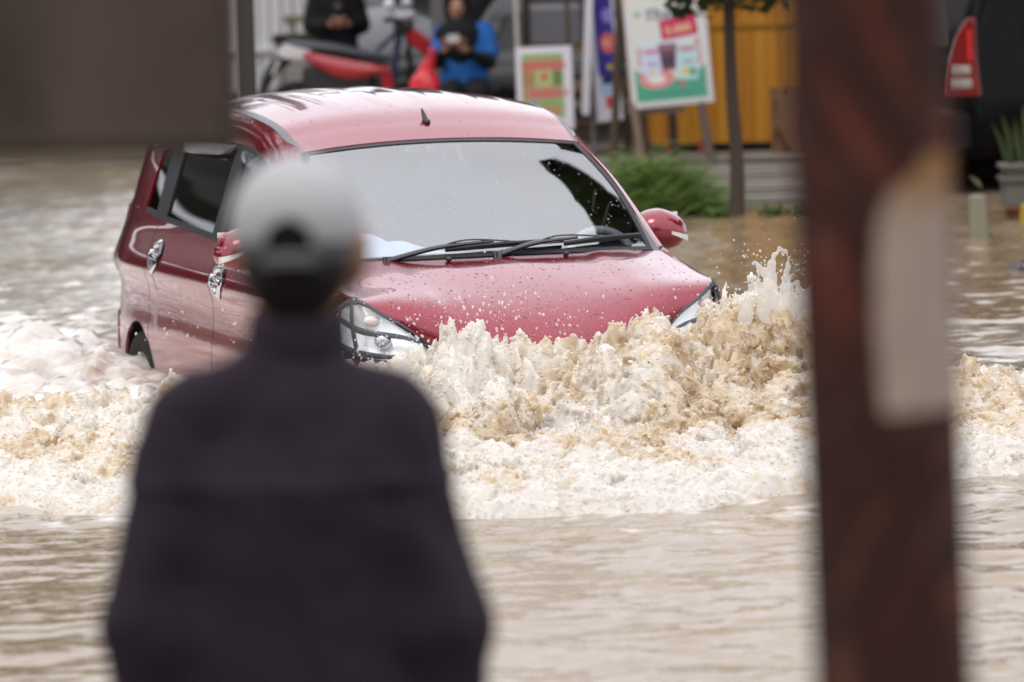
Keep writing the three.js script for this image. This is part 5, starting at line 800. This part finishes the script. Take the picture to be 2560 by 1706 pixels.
// ------------------------------------------------------------------ motorcycle, people and parked cars on the far bank
{
  const t = thing('motorcycle', 'red and black motorcycle parked side on beyond the car roof', 'motorcycle', [-1.2, 0.59, -37.5]);
  const red = mat([0.42, 0.012, 0.02], 0.2, 0, { clearcoat: 1, clearcoatRoughness: 0.04 }), blk = mat([0.02, 0.02, 0.022], 0.35), seatM = mat([0.075, 0.075, 0.09], 0.5), pale = mat([0.6, 0.58, 0.6], 0.3);
  for (const x of [-0.42, 0.55]) {
    const w = new THREE.Group(); w.name = 'wheel'; w.position.set(x, 0.285, 0); t.add(w);
    mesh('tyre', new THREE.TorusGeometry(0.245, 0.042, 12, 36), rubber, w); const s = []; for (let i = 0; i < 6; i++) s.push(box(0.03, 0.42, 0.03, 0, 0, 0, 0.006, 0, 0, i * Math.PI / 6)); mesh('rim', [new THREE.TorusGeometry(0.205, 0.014, 8, 30), cyl(0.04, 0.04, 0.12, 0, 0, 0, 14, Math.PI / 2), ...s], mat([0.15, 0.15, 0.16], 0.4, 0.7), w);
  }
  mesh('seat', (() => { const a = spl([-0.50, -0.35, -0.1, 0.1, 0.27], [0.915, 0.885, 0.845, 0.800, 0.775]); return grid((u, v) => { const x = mix(-0.50, 0.28, u), an = v * 6.2832, e = Math.pow(Math.sin(Math.PI * clamp(u, 0.02, 0.98)), 0.4); return [x, a(x) - 0.035 + 0.042 * Math.sin(an) * e, 0.115 * Math.cos(an) * e]; }, 40, 20); })(), seatM, t);
  for (const s of [1, -1]) mesh('side_panel', grid((u, v) => { const x = mix(-0.36, 0.30, u), top = mix(0.80, 0.66, u), bot = top - mix(0.05, 0.15, Math.sin(Math.PI * Math.min(1, u * 1.1))); return [x, mix(bot, top, v), s * (0.12 + 0.02 * Math.sin(Math.PI * v))]; }, 24, 8), red, t);
  mesh('side_panel', [prism([[0.22, 0.66], [0.31, 0.62], [0.34, 0.40], [0.27, 0.48]], 0.20, 0.01).translate(0, 0, -0.10)], red, t);
  mesh('tail_cowl', prism([[-0.56, 0.80], [-0.50, 0.845], [-0.32, 0.80], [-0.34, 0.745], [-0.52, 0.76]], 0.18, 0.012).translate(0, 0, -0.09), pale, t);
  mesh('rear_mudguard', taper([[-0.50, 0.76, 0], [-0.62, 0.66, 0], [-0.70, 0.48, 0]], [0.06, 0.05, 0.03], 14, 10), blk, t);
  mesh('number_plate', box(0.02, 0.12, 0.14, -0.585, 0.68, 0.03, 0.004, 0, 0, -0.5), pale, t);
  mesh('engine', [box(0.34, 0.20, 0.22, 0.0, 0.34, 0, 0.05), cyl(0.09, 0.09, 0.24, 0.02, 0.36, 0, 20, Math.PI / 2), box(0.5, 0.07, 0.12, -0.2, 0.47, 0, 0.02), box(0.56, 0.26, 0.16, -0.10, 0.56, 0, 0.05), box(0.30, 0.22, 0.2, -0.34, 0.40, 0.0, 0.05)], blk, t);
  mesh('exhaust', [taper([[0.1, 0.22, 0.13], [-0.25, 0.26, 0.15], [-0.62, 0.36, 0.15]], [0.02, 0.045, 0.045], 16, 12)], mat([0.08, 0.08, 0.09], 0.35, 0.6), t);
  mesh('frame_tube', [tube([[0.20, 0.79, 0], [0.28, 0.86, 0], [0.37, 0.94, 0]], 0.022, 8, 8), tube([[0.30, 0.42, 0], [0.34, 0.7, 0], [0.40, 0.98, 0]], 0.03, 10, 10)], mat([0.035, 0.04, 0.10], 0.3), t);
  mesh('fork', [tube([[0.55, 0.285, 0.07], [0.44, 0.80, 0.06]], 0.022, 6, 8), tube([[0.55, 0.285, -0.07], [0.44, 0.80, -0.06]], 0.022, 6, 8)], blk, t);
  mesh('leg_shield', grid((u, v) => { const y = mix(0.42, 0.98, v); return [0.40 + 0.05 * Math.sin(v * 3) + 0.03 * (1 - Math.pow(2 * u - 1, 2)), y, mix(-0.17, 0.17, u)]; }, 12, 12), blk, t);
  mesh('front_cowl', prism([[0.43, 0.93], [0.50, 0.95], [0.69, 0.80], [0.68, 0.75], [0.58, 0.76], [0.46, 0.85]], 0.14, 0.014).translate(0, 0, -0.07), red, t);
  mesh('front_mudguard', grid((u, v) => { const a = mix(0.3, 2.3, u), z = mix(-0.065, 0.065, v); return [0.55 + 0.31 * Math.cos(a), 0.285 + 0.31 * Math.sin(a) - 6 * z * z, z]; }, 20, 6), blk, t);
  mesh('handlebar', [tube([[0.30, 1.03, 0.33], [0.38, 1.03, 0.18], [0.42, 0.99, 0], [0.38, 1.03, -0.18], [0.30, 1.03, -0.33]], 0.016, 20, 8), box(0.16, 0.12, 0.2, 0.42, 0.98, 0, 0.04), tube([[0.30, 1.03, 0.22], [0.29, 1.03, 0.36]], 0.022, 4, 8), tube([[0.30, 1.03, -0.22], [0.29, 1.03, -0.36]], 0.022, 4, 8)], blk, t);
  mesh('instrument_cover', box(0.19, 0.07, 0.17, 0.42, 1.055, 0.02, 0.03, 0, 0, 0.25), mat([0.5, 0.5, 0.56], 0.2, 0.2), t);
  for (const [x, z] of [[0.325, 0.24], [0.455, -0.22]]) { const m = mesh('rear_view_mirror', [tube([[0.36, 1.03, z * 0.7], [x + 0.01, 1.09, z * 0.9], [x, 1.13, z]], 0.006, 6, 6), moved(new THREE.SphereGeometry(1, 18, 12), x, 1.16, z, 0, 0.25, 0, [0.055, 0.05, 0.02])], blk, t); mesh('mirror_glass', moved(new THREE.SphereGeometry(1, 18, 12), x - 0.004, 1.16, z + 0.008, 0, 0.25, 0, [0.048, 0.044, 0.015]), mat([0.85, 0.86, 0.9], 0.15, 0.3), m); }
  mesh('headlight', moved(new THREE.SphereGeometry(1, 16, 12), 0.50, 1.0, 0, 0, 0, 0, [0.05, 0.05, 0.09]), clearLens, t);
  mesh('foot_peg', [cyl(0.015, 0.015, 0.36, 0.08, 0.27, 0, 10, Math.PI / 2), tube([[-0.05, 0.27, -0.1], [-0.1, 0.02, -0.22]], 0.014, 4, 8)], blk, t);
}
function face(p, m) { return m; }
{ // woman in black headscarf, seated, with a phone in her hands
  const O = [-0.33, 0.59, -37.2], p = thing('person', 'person in a black headscarf and bright blue top looking at a phone', 'person', O), q = (x, y, z) => [x - O[0], y - O[1], z];
  const skin = mat([0.36, 0.20, 0.13], 0.55), blk = mat([0.014, 0.014, 0.017], 0.85), blue = mat([0.022, 0.13, 0.42], 0.75, 0, { bumpMap: bumpFine, bumpScale: 0.003 });
  const H = q(-0.36, 1.70, 0.02), B = [
    bone([H[0], H[1] + 0.03, 0.0], [H[0], H[1] + 0.02, 0.005], 0.088, 0.085, 0.9, 1.05), bone([H[0] - 0.004, H[1] - 0.055, 0.035], [H[0], H[1] - 0.03, 0.03], 0.045, 0.06, 0.95, 1), bone([H[0], H[1] - 0.16, -0.02], [H[0], H[1] - 0.05, -0.01], 0.05, 0.05),
    bone([0.02, 0.50, -0.02], [0.02, 0.86, -0.02], 0.125, 0.13, 1.15, 0.8), bone([-0.10, 0.93, -0.02], [0.15, 0.93, -0.02], 0.06, 0.06),
    bone([-0.14, 0.92, 0], [-0.19, 0.70, 0.06], 0.045, 0.038), bone([-0.19, 0.70, 0.06], [-0.13, 0.80, 0.25], 0.036, 0.026), bone([0.18, 0.92, 0], [0.21, 0.70, 0.04], 0.045, 0.038), bone([0.21, 0.70, 0.04], [0.02, 0.80, 0.25], 0.036, 0.026),
    bone([-0.06, 0.47, 0.02], [-0.10, 0.46, 0.38], 0.085, 0.06), bone([-0.10, 0.46, 0.38], [-0.10, 0.06, 0.40], 0.055, 0.038), bone([0.10, 0.47, 0.02], [0.12, 0.46, 0.38], 0.085, 0.06), bone([0.12, 0.46, 0.38], [0.12, 0.06, 0.40], 0.055, 0.038), bone([-0.10, 0.035, 0.40], [-0.11, 0.03, 0.54], 0.035, 0.03), bone([0.12, 0.035, 0.40], [0.13, 0.03, 0.54], 0.035, 0.03),
    bone([H[0] - 0.002, H[1] + 0.005, 0.09], [H[0] - 0.002, H[1] - 0.018, 0.105], 0.009, 0.014)];
  const bg = body(B, 0.025, 0.011, (d, x, y, z) => { let e = d; for (const s of [-1, 1]) { const r = Math.hypot(x - H[0] - s * 0.032, y - H[1] - 0.012, z - 0.092); e = Math.max(e, 0.013 - r); } const mo = Math.hypot((x - H[0]) / 2.2, y - H[1] + 0.045, z - 0.092); return Math.max(e, 0.006 - mo); });
  const hm = (x, s) => new THREE.Matrix4().compose(V(x, 0.80, 0.25), new THREE.Quaternion().setFromEuler(new THREE.Euler(0.35, 0, s * 0.5)), V(1, 1, 1));
  mesh('body', [bg, hand(hm(-0.125, -1), null, null, 0.8, 1), hand(hm(0.01, 1), null, null, 0.8, -1)], skin, p);
  for (const s of [-1, 1]) mesh('eye', [moved(new THREE.SphereGeometry(0.011, 10, 8), H[0] + s * 0.032, H[1] + 0.012, 0.086)], mat([0.05, 0.035, 0.03], 0.3), p);
  mesh('mouth', moved(new THREE.SphereGeometry(1, 10, 8), H[0], H[1] - 0.047, 0.088, 0, 0, 0, [0.022, 0.006, 0.008]), mat([0.25, 0.08, 0.07], 0.5), p);
  mesh('headscarf', body([bone([H[0], H[1] + 0.045, -0.015], [H[0], H[1] + 0.0, -0.025], 0.108, 0.105, 0.98, 1.05), bone([H[0] + 0.02, H[1] - 0.10, -0.01], [0.03, 0.90, -0.01], 0.085, 0.13, 1.15, 0.9), bone([-0.03, 0.90, 0.05], [0.0, 0.76, 0.08], 0.12, 0.08, 1.2, 0.8), bone([-0.12, 0.90, 0.02], [-0.10, 0.82, 0.05], 0.085, 0.06)], 0.05, 0.01, (d, x, y, z) => { const f = Math.hypot((x - H[0]) / 0.058, (y - H[1] - 0.002) / 0.082) - 1; return z > 0.03 ? Math.max(d, -f * 0.06) : d; }), blk, p);
  mesh('top', body([bone([0.02, 0.50, -0.01], [0.02, 0.86, -0.02], 0.165, 0.14, 1.15, 0.85), bone([-0.12, 0.92, -0.02], [0.17, 0.92, -0.02], 0.075, 0.075), bone([0.18, 0.92, 0], [0.215, 0.78, 0.03], 0.075, 0.075), bone([-0.14, 0.92, 0], [-0.185, 0.78, 0.04], 0.07, 0.07), bone([-0.02, 0.50, 0.05], [-0.10, 0.40, 0.14], 0.15, 0.12, 1, 0.7)], 0.04, 0.012, (d, x, y, z) => Math.max(d - 0.008 * noise3(x * 9, y * 9, z * 9), 0.34 + 0.35 * Math.max(0, x + 0.02) - y)), blue, p);
  mesh('sleeve', body([bone([-0.175, 0.82, 0.03], [-0.19, 0.70, 0.07], 0.05, 0.048), bone([-0.19, 0.70, 0.07], [-0.14, 0.785, 0.22], 0.048, 0.034)], 0.03, 0.01), blk, p);
  mesh('sleeve', body([bone([0.205, 0.82, 0.03], [0.21, 0.69, 0.06], 0.056, 0.052), bone([0.21, 0.69, 0.06], [0.05, 0.775, 0.22], 0.05, 0.034)], 0.03, 0.01), blk, p);
  mesh('trousers', body([bone([-0.05, 0.47, -0.02], [0.10, 0.47, -0.02], 0.12, 0.12), bone([-0.07, 0.48, 0.04], [-0.10, 0.46, 0.38], 0.11, 0.085), bone([-0.10, 0.46, 0.38], [-0.10, 0.10, 0.40], 0.08, 0.06), bone([0.10, 0.48, 0.04], [0.12, 0.46, 0.38], 0.11, 0.085), bone([0.12, 0.46, 0.38], [0.12, 0.10, 0.40], 0.08, 0.06)], 0.03, 0.014), blk, p);
  const ph = thing('phone', 'silver edged phone held by the person in the headscarf', 'phone', [O[0] - 0.06, 1.475, O[2] + 0.31]); ph.rotation.x = -1.2;
  mesh('case', new RoundedBoxGeometry(0.095, 0.15, 0.009, 3, 0.004), mat([0.55, 0.56, 0.58], 0.25, 0.4), ph); mesh('screen', plane(0.096, 0.13, 0, 0, 0.0056).rotateY(Math.PI), mat([0.03, 0.03, 0.035], 0.08), ph); mesh('camera_bump', box(0.03, 0.03, 0.004, 0.03, 0.045, 0.006, 0.001), mat([0.35, 0.36, 0.37], 0.3), ph);
  const st = thing('stool', 'low stool under the person in the headscarf', 'stool', [O[0] + 0.02, 0.59, O[2] - 0.02]); mesh('seat', box(0.36, 0.05, 0.34, 0, 0.35, 0, 0.02), woodD, st); for (const x of [-0.14, 0.14]) for (const z of [-0.13, 0.13]) mesh('leg', box(0.04, 0.33, 0.04, x, 0.165, z), woodD, st);
  const bag = thing('plastic_bag', 'bright red plastic bag hanging beside the person in the headscarf', 'bag', [-0.60, 1.37, -36.9]);
  mesh('sack', body([bone([0.02, -0.06, 0], [-0.02, -0.26, 0], 0.035, 0.10, 1, 0.7), bone([-0.02, -0.26, 0], [-0.02, -0.42, 0], 0.10, 0.125, 1.05, 0.7)], 0.04, 0.01, (d, x, y, z) => d - 0.012 * noise3(x * 12, y * 5, z * 12) - 0.006 * noise3(x * 30, y * 8, z * 30)), mat([0.62, 0.014, 0.022], 0.35, 0, { clearcoat: 0.4 }), bag);
  mesh('handle', [tube([[-0.01, -0.10, 0.02], [0.03, -0.0, 0.02], [0.06, 0.035, 0.0]], 0.013, 8, 8), tube([[0.05, -0.10, -0.02], [0.06, -0.0, -0.02], [0.06, 0.035, 0.0]], 0.013, 8, 8)], mat([0.6, 0.014, 0.022], 0.4), bag);
}
{ // person in black behind the motorcycle
  const O = [-1.34, 0.59, -38.5], p = thing('person', 'person all in black standing behind the motorcycle seat, hands together', 'person', O), skin = mat([0.36, 0.19, 0.13], 0.55), blk = mat([0.013, 0.013, 0.016], 0.85);
  const leg = s => [bone([s * 0.08, 0.78, 0], [s * 0.09, 0.44, 0.02], 0.085, 0.06), bone([s * 0.09, 0.44, 0.02], [s * 0.09, 0.08, -0.01], 0.055, 0.04), bone([s * 0.09, 0.035, 0.0], [s * 0.10, 0.03, 0.14], 0.036, 0.03)];
  const B = [bone([0, 1.47, 0.0], [0, 1.50, 0.005], 0.085, 0.085, 0.9, 1.08), bone([0, 1.42, 0.03], [0, 1.44, 0.02], 0.05, 0.062), bone([0, 1.28, -0.01], [0, 1.42, 0], 0.052, 0.05), bone([0, 0.80, 0], [0, 1.15, 0], 0.115, 0.125, 1.15, 0.8), bone([-0.12, 1.23, 0], [0.12, 1.23, 0], 0.058, 0.058), bone([0, 1.465, 0.09], [0, 1.448, 0.10], 0.009, 0.014),
    bone([-0.16, 1.22, 0], [-0.21, 0.98, 0.03], 0.046, 0.038), bone([-0.21, 0.98, 0.03], [-0.03, 0.99, 0.22], 0.036, 0.026), bone([0.16, 1.22, 0], [0.21, 0.97, 0.03], 0.046, 0.038), bone([0.21, 0.97, 0.03], [0.10, 0.99, 0.22], 0.036, 0.026), ...leg(-1), ...leg(1)];
  const hm = (x, s) => new THREE.Matrix4().compose(V(x, 0.985, 0.22), new THREE.Quaternion().setFromEuler(new THREE.Euler(0.5, 0, s)), V(1, 1, 1));
  mesh('body', [body(B, 0.025, 0.012), hand(hm(-0.04, -1.1), null, null, 0.9, 1), hand(hm(0.11, 1.1), null, null, 0.9, -1)], skin, p);
  mesh('hair', body([bone([0, 1.52, -0.01], [0, 1.49, -0.02], 0.09, 0.088, 0.95, 1.05)], 0.01, 0.01, (d, x, y, z) => z > 0.02 ? Math.max(d, 1.525 - y) : d), hairM, p);
  mesh('shirt', body([bone([0, 0.76, 0], [0, 1.12, 0], 0.145, 0.15, 1.15, 0.8), bone([-0.13, 1.22, 0], [0.13, 1.22, 0], 0.075, 0.075), bone([-0.155, 1.22, 0], [-0.205, 0.98, 0.03], 0.072, 0.06), bone([-0.205, 0.98, 0.03], [-0.06, 0.99, 0.19], 0.058, 0.04), bone([0.155, 1.22, 0], [0.205, 0.97, 0.03], 0.072, 0.06), bone([0.205, 0.97, 0.03], [0.12, 0.99, 0.19], 0.058, 0.04)], 0.045, 0.012, (d, x, y, z) => Math.max(d - 0.008 * noise3(x * 8, y * 8, z * 8), 0.70 - y)), blk, p);
  mesh('trousers', body([bone([-0.06, 0.78, 0], [0.06, 0.78, 0], 0.115, 0.115), bone([-0.085, 0.74, 0], [-0.09, 0.1, 0], 0.10, 0.07), bone([0.085, 0.74, 0], [0.09, 0.1, 0], 0.10, 0.07)], 0.03, 0.014), blk, p);
  mesh('badge', moved(new THREE.SphereGeometry(1, 14, 8), 0.02, 1.13, 0.128, 0, 0, 0, [0.035, 0.028, 0.006]), mat([0.10, 0.10, 0.105], 0.6), p);
}
// parked cars: a side profile rounded over its width
function parkedCar(t, prof, width, bodyM, glassPolys, glassM, wheels, wr) {
  const g = prism(prof, width - 0.24, 0.12); g.translate(0, 0, -(width - 0.24) / 2); mesh('body', toSmooth(g), bodyM, t);
  for (const q of glassPolys) for (const s of [1, -1]) mesh('window', prism(q, 0.012, 0.004).translate(0, 0, s > 0 ? width / 2 - 0.004 : -width / 2 - 0.008), glassM, t);
  for (const x of wheels) for (const s of [1, -1]) { const w = new THREE.Group(); w.name = 'wheel'; w.position.set(x, wr, s * (width / 2 - 0.06)); w.rotation.x = Math.PI / 2; t.add(w); mesh('tyre', new THREE.LatheGeometry([[wr * 0.64, -0.1], [wr * 0.93, -0.1], [wr, -0.06], [wr, 0.06], [wr * 0.93, 0.1], [wr * 0.64, 0.1]].map(p => new THREE.Vector2(...p)), 36), rubber, w); mesh('rim', [cyl(wr * 0.64, wr * 0.6, 0.16, 0, 0, 0, 28), ...[0, 1, 2, 3, 4].map(i => box(wr * 0.5, 0.02, 0.05, wr * 0.32 * Math.cos(i * 1.257), s * 0.085, wr * 0.32 * Math.sin(i * 1.257), 0.006, 0, -i * 1.257, 0))], mat([0.35, 0.35, 0.37], 0.3, 0.8), w); }
}
function toSmooth(g) { g = g.clone(); g.deleteAttribute('uv'); g.deleteAttribute('normal'); g = mergeVertices(g, 1e-4); g.computeVertexNormals(); return g; }
{ // dark hatchback with white roof behind the woman: its windscreen pillar slopes to the right
  const t = thing('parked_car', 'parked car with a white roof line and dark windows behind the person in the headscarf', 'car', [-0.02, 0.42, -41.0], 0.95);
  const prof = [[-1.7, 0.30], [-1.75, 0.75], [-1.55, 1.02], [-1.15, 1.30], [-0.5, 1.36], [0.3, 1.34], [0.72, 1.22], [1.25, 0.92], [1.95, 0.80], [2.1, 0.55], [2.05, 0.30]];
  parkedCar(t, prof, 1.62, mat([0.05, 0.05, 0.052], 0.2, 0, { clearcoat: 1 }), [[[-1.3, 0.88], [-1.05, 1.17], [-0.4, 1.22], [-0.4, 0.88]], [[-0.3, 0.88], [-0.3, 1.22], [0.28, 1.20], [0.62, 1.08], [0.98, 0.88]]], mat([0.012, 0.014, 0.012], 0.05), [-1.1, 1.3], 0.29);
  mesh('roof_band', prism([[-0.9, 1.40], [0.3, 1.40], [0.75, 1.28], [1.28, 0.98], [1.10, 0.955], [0.66, 1.14], [0.28, 1.245], [-0.9, 1.30]], 1.5, 0.03).translate(0, 0, -0.72), mat([0.62, 0.62, 0.65], 0.25, 0, { clearcoat: 1 }), t);
  mesh('sill_strip', box(2.5, 0.03, 0.02, -0.1, 0.72, 0.815, 0.005, 0, 0, -0.05), mat([0.28, 0.28, 0.29], 0.4), t);
}
{ // black people carrier at the right, tail towards the lens
  const t = thing('parked_car', 'black people carrier parked at the right with its red tail light showing', 'car', [2.59, 0.38, -33.05], 0.56);
  const blkP = mat([0.004, 0.004, 0.005], 0.10, 0, { ior: 1.4, specularIntensity: 0.4 });
  const prof = [[0.16, 0.40], [0.13, 0.75], [0.16, 1.02], [0.36, 1.55], [0.55, 1.68], [1.4, 1.74], [2.5, 1.66], [3.15, 1.15], [4.0, 0.98], [4.2, 0.7], [4.15, 0.35]];
  parkedCar(t, prof, 1.76, blkP, [[[0.55, 1.06], [0.62, 1.46], [1.2, 1.55], [1.2, 1.06]], [[1.3, 1.06], [1.3, 1.55], [2.05, 1.5], [2.05, 1.06]], [[2.15, 1.06], [2.15, 1.48], [2.4, 1.46], [2.95, 1.08]]], mat([0.006, 0.006, 0.007], 0.05, 0, { specularIntensity: 0.6 }), [0.85, 3.35], 0.33);
  mesh('rear_window', grid((u, v) => [mix(0.045, 0.245, v) - 0.03 * (1 - Math.pow(2 * u - 1, 4)), mix(1.06, 1.50, v), mix(-0.68, 0.68, u)], 16, 8), mat([0.006, 0.006, 0.007], 0.05, 0, { specularIntensity: 0.6 }), t);
  mesh('bumper', box(0.26, 0.34, 1.72, 0.04, 0.48, 0, 0.07), blkP, t); mesh('bumper_trim', box(0.06, 0.05, 1.5, -0.09, 0.40, 0, 0.02), blackTrim, t);
  mesh('garnish', box(0.03, 0.05, 0.9, -0.005, 0.80, 0, 0.01), mat([0.2, 0.2, 0.22], 0.1, 0.9), t);
  const bt = canvasTex(128, 48, (c, w, h) => { c.fillStyle = '#0a0a0b'; c.fillRect(0, 0, w, h); c.fillStyle = '#8c8c90'; c.font = 'bold 40px sans-serif'; c.fillText('G', 88, 39); c.fillText('S', 50, 39); });
  mesh('badge', (() => { const g = plane(0.14, 0.05, 0, 0, 0); g.rotateY(-Math.PI / 2); g.translate(-0.012, 0.88, 0.52); return g; })(), mat([1, 1, 1], 0.3, 0, { map: bt }), t);
  // lamp on the corner
  for (const s of [1, -1]) {
    const l = new THREE.Group(); l.name = 'tail_light'; t.add(l); l.position.set(0.075, 0.735, s * 0.80); l.rotation.y = s > 0 ? -0.56 : Math.PI + 0.56; 
    const out = [[-0.125, 0.0], [-0.115, 0.10], [-0.09, 0.22], [-0.045, 0.36], [0.0, 0.44], [0.052, 0.505], [0.085, 0.50], [0.088, 0.28], [0.10, 0.12], [0.115, 0.0]];
    mesh('lens', prism(s > 0 ? out : out.map(p => [-p[0], p[1]]).reverse(), 0.07, 0.012).translate(0, 0, -0.01), redLens, l);
    for (const [y, w] of [[0.075, 0.155], [0.165, 0.14]]) mesh('clear_window', [box(w, 0.062, 0.02, -0.012 * s, y, 0.074, 0.008), moved(new THREE.SphereGeometry(0.026, 12, 8), 0.02 * s, y, 0.076, 0, 0, 0, [1, 0.9, 0.4])], mat([0.40, 0.37, 0.33], 0.15, 0.3, { clearcoat: 1 }), l);
    mesh('bulb_column', tube([[0.055 * s, 0.23, 0.066], [0.05 * s, 0.34, 0.066], [0.05 * s, 0.44, 0.066]], 0.014, 8, 8), mat([0.7, 0.02, 0.015], 0.15), l);
  }
}
{ // potted snake plant, pots, stake
  const t = thing('plant_pot', 'square grey concrete planter with upright snake plant leaves', 'planter', [3.31, 0.48, -30.4]);
  mesh('pot', [box(0.34, 0.17, 0.34, 0, 0.085, 0, 0.012), box(0.38, 0.03, 0.38, 0, 0.17, 0, 0.008), box(0.33, 0.06, 0.33, 0, 0.21, 0, 0.008), box(0.38, 0.03, 0.38, 0, 0.25, 0, 0.008)], mat([0.15, 0.145, 0.125], 0.9, 0, { bumpMap: bumpFine, bumpScale: 0.008 }), t);
  for (let i = 0; i < 13; i++) { const a = i * 2.4, r = 0.03 + 0.011 * i, x = r * Math.cos(a), z = r * Math.sin(a), h = rr(0.28, 0.42), lx = x * rr(0.5, 1.1), tw = rr(0, 3); mesh('leaf', grid((u, v) => { const w = 0.026 * Math.pow(Math.sin(Math.PI * mix(0.18, 1, v)), 0.7) * (2 * u - 1); return [x + lx * v * v * 0.6 + w * Math.cos(tw), 0.24 + h * v, z + z * 0.4 * v + w * Math.sin(tw) + 0.008 * (2 * u - 1) ** 2]; }, 4, 10), leafMat([0.06 + 0.03 * (i % 3), 0.085 + 0.03 * (i % 3), 0.032]), t); }
  const b = thing('flower_pot', 'terracotta pot under the grey planter', 'pot', [3.27, 0.30, -30.15]); mesh('pot', new THREE.LatheGeometry([[0, 0], [0.11, 0], [0.14, 0.17], [0.15, 0.17], [0.15, 0.19], [0.13, 0.19], [0.12, 0.15]].map(p => new THREE.Vector2(...p)), 30), mat([0.14, 0.055, 0.035], 0.85), b); mesh('rim', moved(new THREE.TorusGeometry(0.145, 0.012, 8, 30), 0, 0.18, 0, Math.PI / 2), mat([0.15, 0.06, 0.04], 0.85), b);
  const y = thing('stool', 'yellow plastic stool at the right edge beside the terracotta pot', 'stool', [3.30, 0.27, -29.7]); mesh('seat', box(0.22, 0.03, 0.22, 0, 0.24, 0, 0.012), mat([0.45, 0.30, 0.02], 0.45), y); for (const x of [-0.09, 0.09]) for (const z of [-0.09, 0.09]) mesh('leg', taper([[x * 1.25, 0, z * 1.25], [x, 0.24, z]], [0.02, 0.028], 4, 8), mat([0.45, 0.30, 0.02], 0.45), y);
  const s = thing('stake', 'short weathered grey post standing at the water edge', 'post', [2.80, 0.32, -28.6]); mesh('shaft', box(0.085, 0.34, 0.08, 0, 0.17, 0, 0.012, 0, 0.3, 0.02), mat([0.30, 0.29, 0.22], 0.9, 0, { bumpMap: bumpFine, bumpScale: 0.01 }), s); mesh('side_block', box(0.03, 0.2, 0.05, 0.05, 0.10, 0.0, 0.008), mat([0.2, 0.19, 0.14], 0.9), s);
  const d = thing('debris', 'small black and white bundle of litter at the right water edge', 'litter', [2.78, 0.40, -25.8]); mesh('bundle', body([bone([-0.04, 0, 0], [0.06, 0.01, 0], 0.06, 0.05), bone([0.02, 0.03, 0], [0.1, -0.03, 0.02], 0.05, 0.05)], 0.02, 0.008, (e, x, y, z) => e - 0.02 * noise3(x * 25, y * 25, z * 25)), mat([0.02, 0.02, 0.022], 0.4), d); mesh('wrapper', moved(new THREE.SphereGeometry(1, 10, 8), 0.03, 0.055, 0.03, 0.3, 0.2, 0.3, [0.05, 0.012, 0.03]), mat([0.55, 0.55, 0.55], 0.5), d);
  const l = thing('fallen_leaf', 'pale dry leaf lying on the bank in front of the black car', 'leaf', [3.02, 0.60, -31.0]); l.rotation.z = -0.8; mesh('blade', grid((u, v) => [0.05 * (2 * v - 1), 0.004 * (2 * u - 1) ** 2 * 8, 0.014 * Math.sin(Math.PI * v) * (2 * u - 1)], 4, 8).rotateX(1.2), mat([0.35, 0.34, 0.24], 0.8), l); mesh('stem', tube([[0.05, 0, 0], [0.08, -0.004, 0.0]], 0.0015, 3, 5), mat([0.25, 0.22, 0.12], 0.8), l);
}
{ // dark utility post left of the car roof
  const t = thing('post', 'tall dark square post with a pale edge rising behind the car roof', 'post', [-1.62, 0.0, -30.0]);
  mesh('shaft', box(0.125, 5.0, 0.10, 0, 2.5, 0, 0.008), mat([0.045, 0.042, 0.037], 0.7), t); mesh('edge_strip', box(0.02, 4.9, 0.03, -0.055, 2.45, 0.045, 0.004), mat([0.24, 0.235, 0.225], 0.5), t); mesh('footing', box(0.3, 0.3, 0.3, 0, 0.15, 0, 0.02), mat([0.2, 0.19, 0.17], 0.9), t);
}
renderer.render(scene, camera);
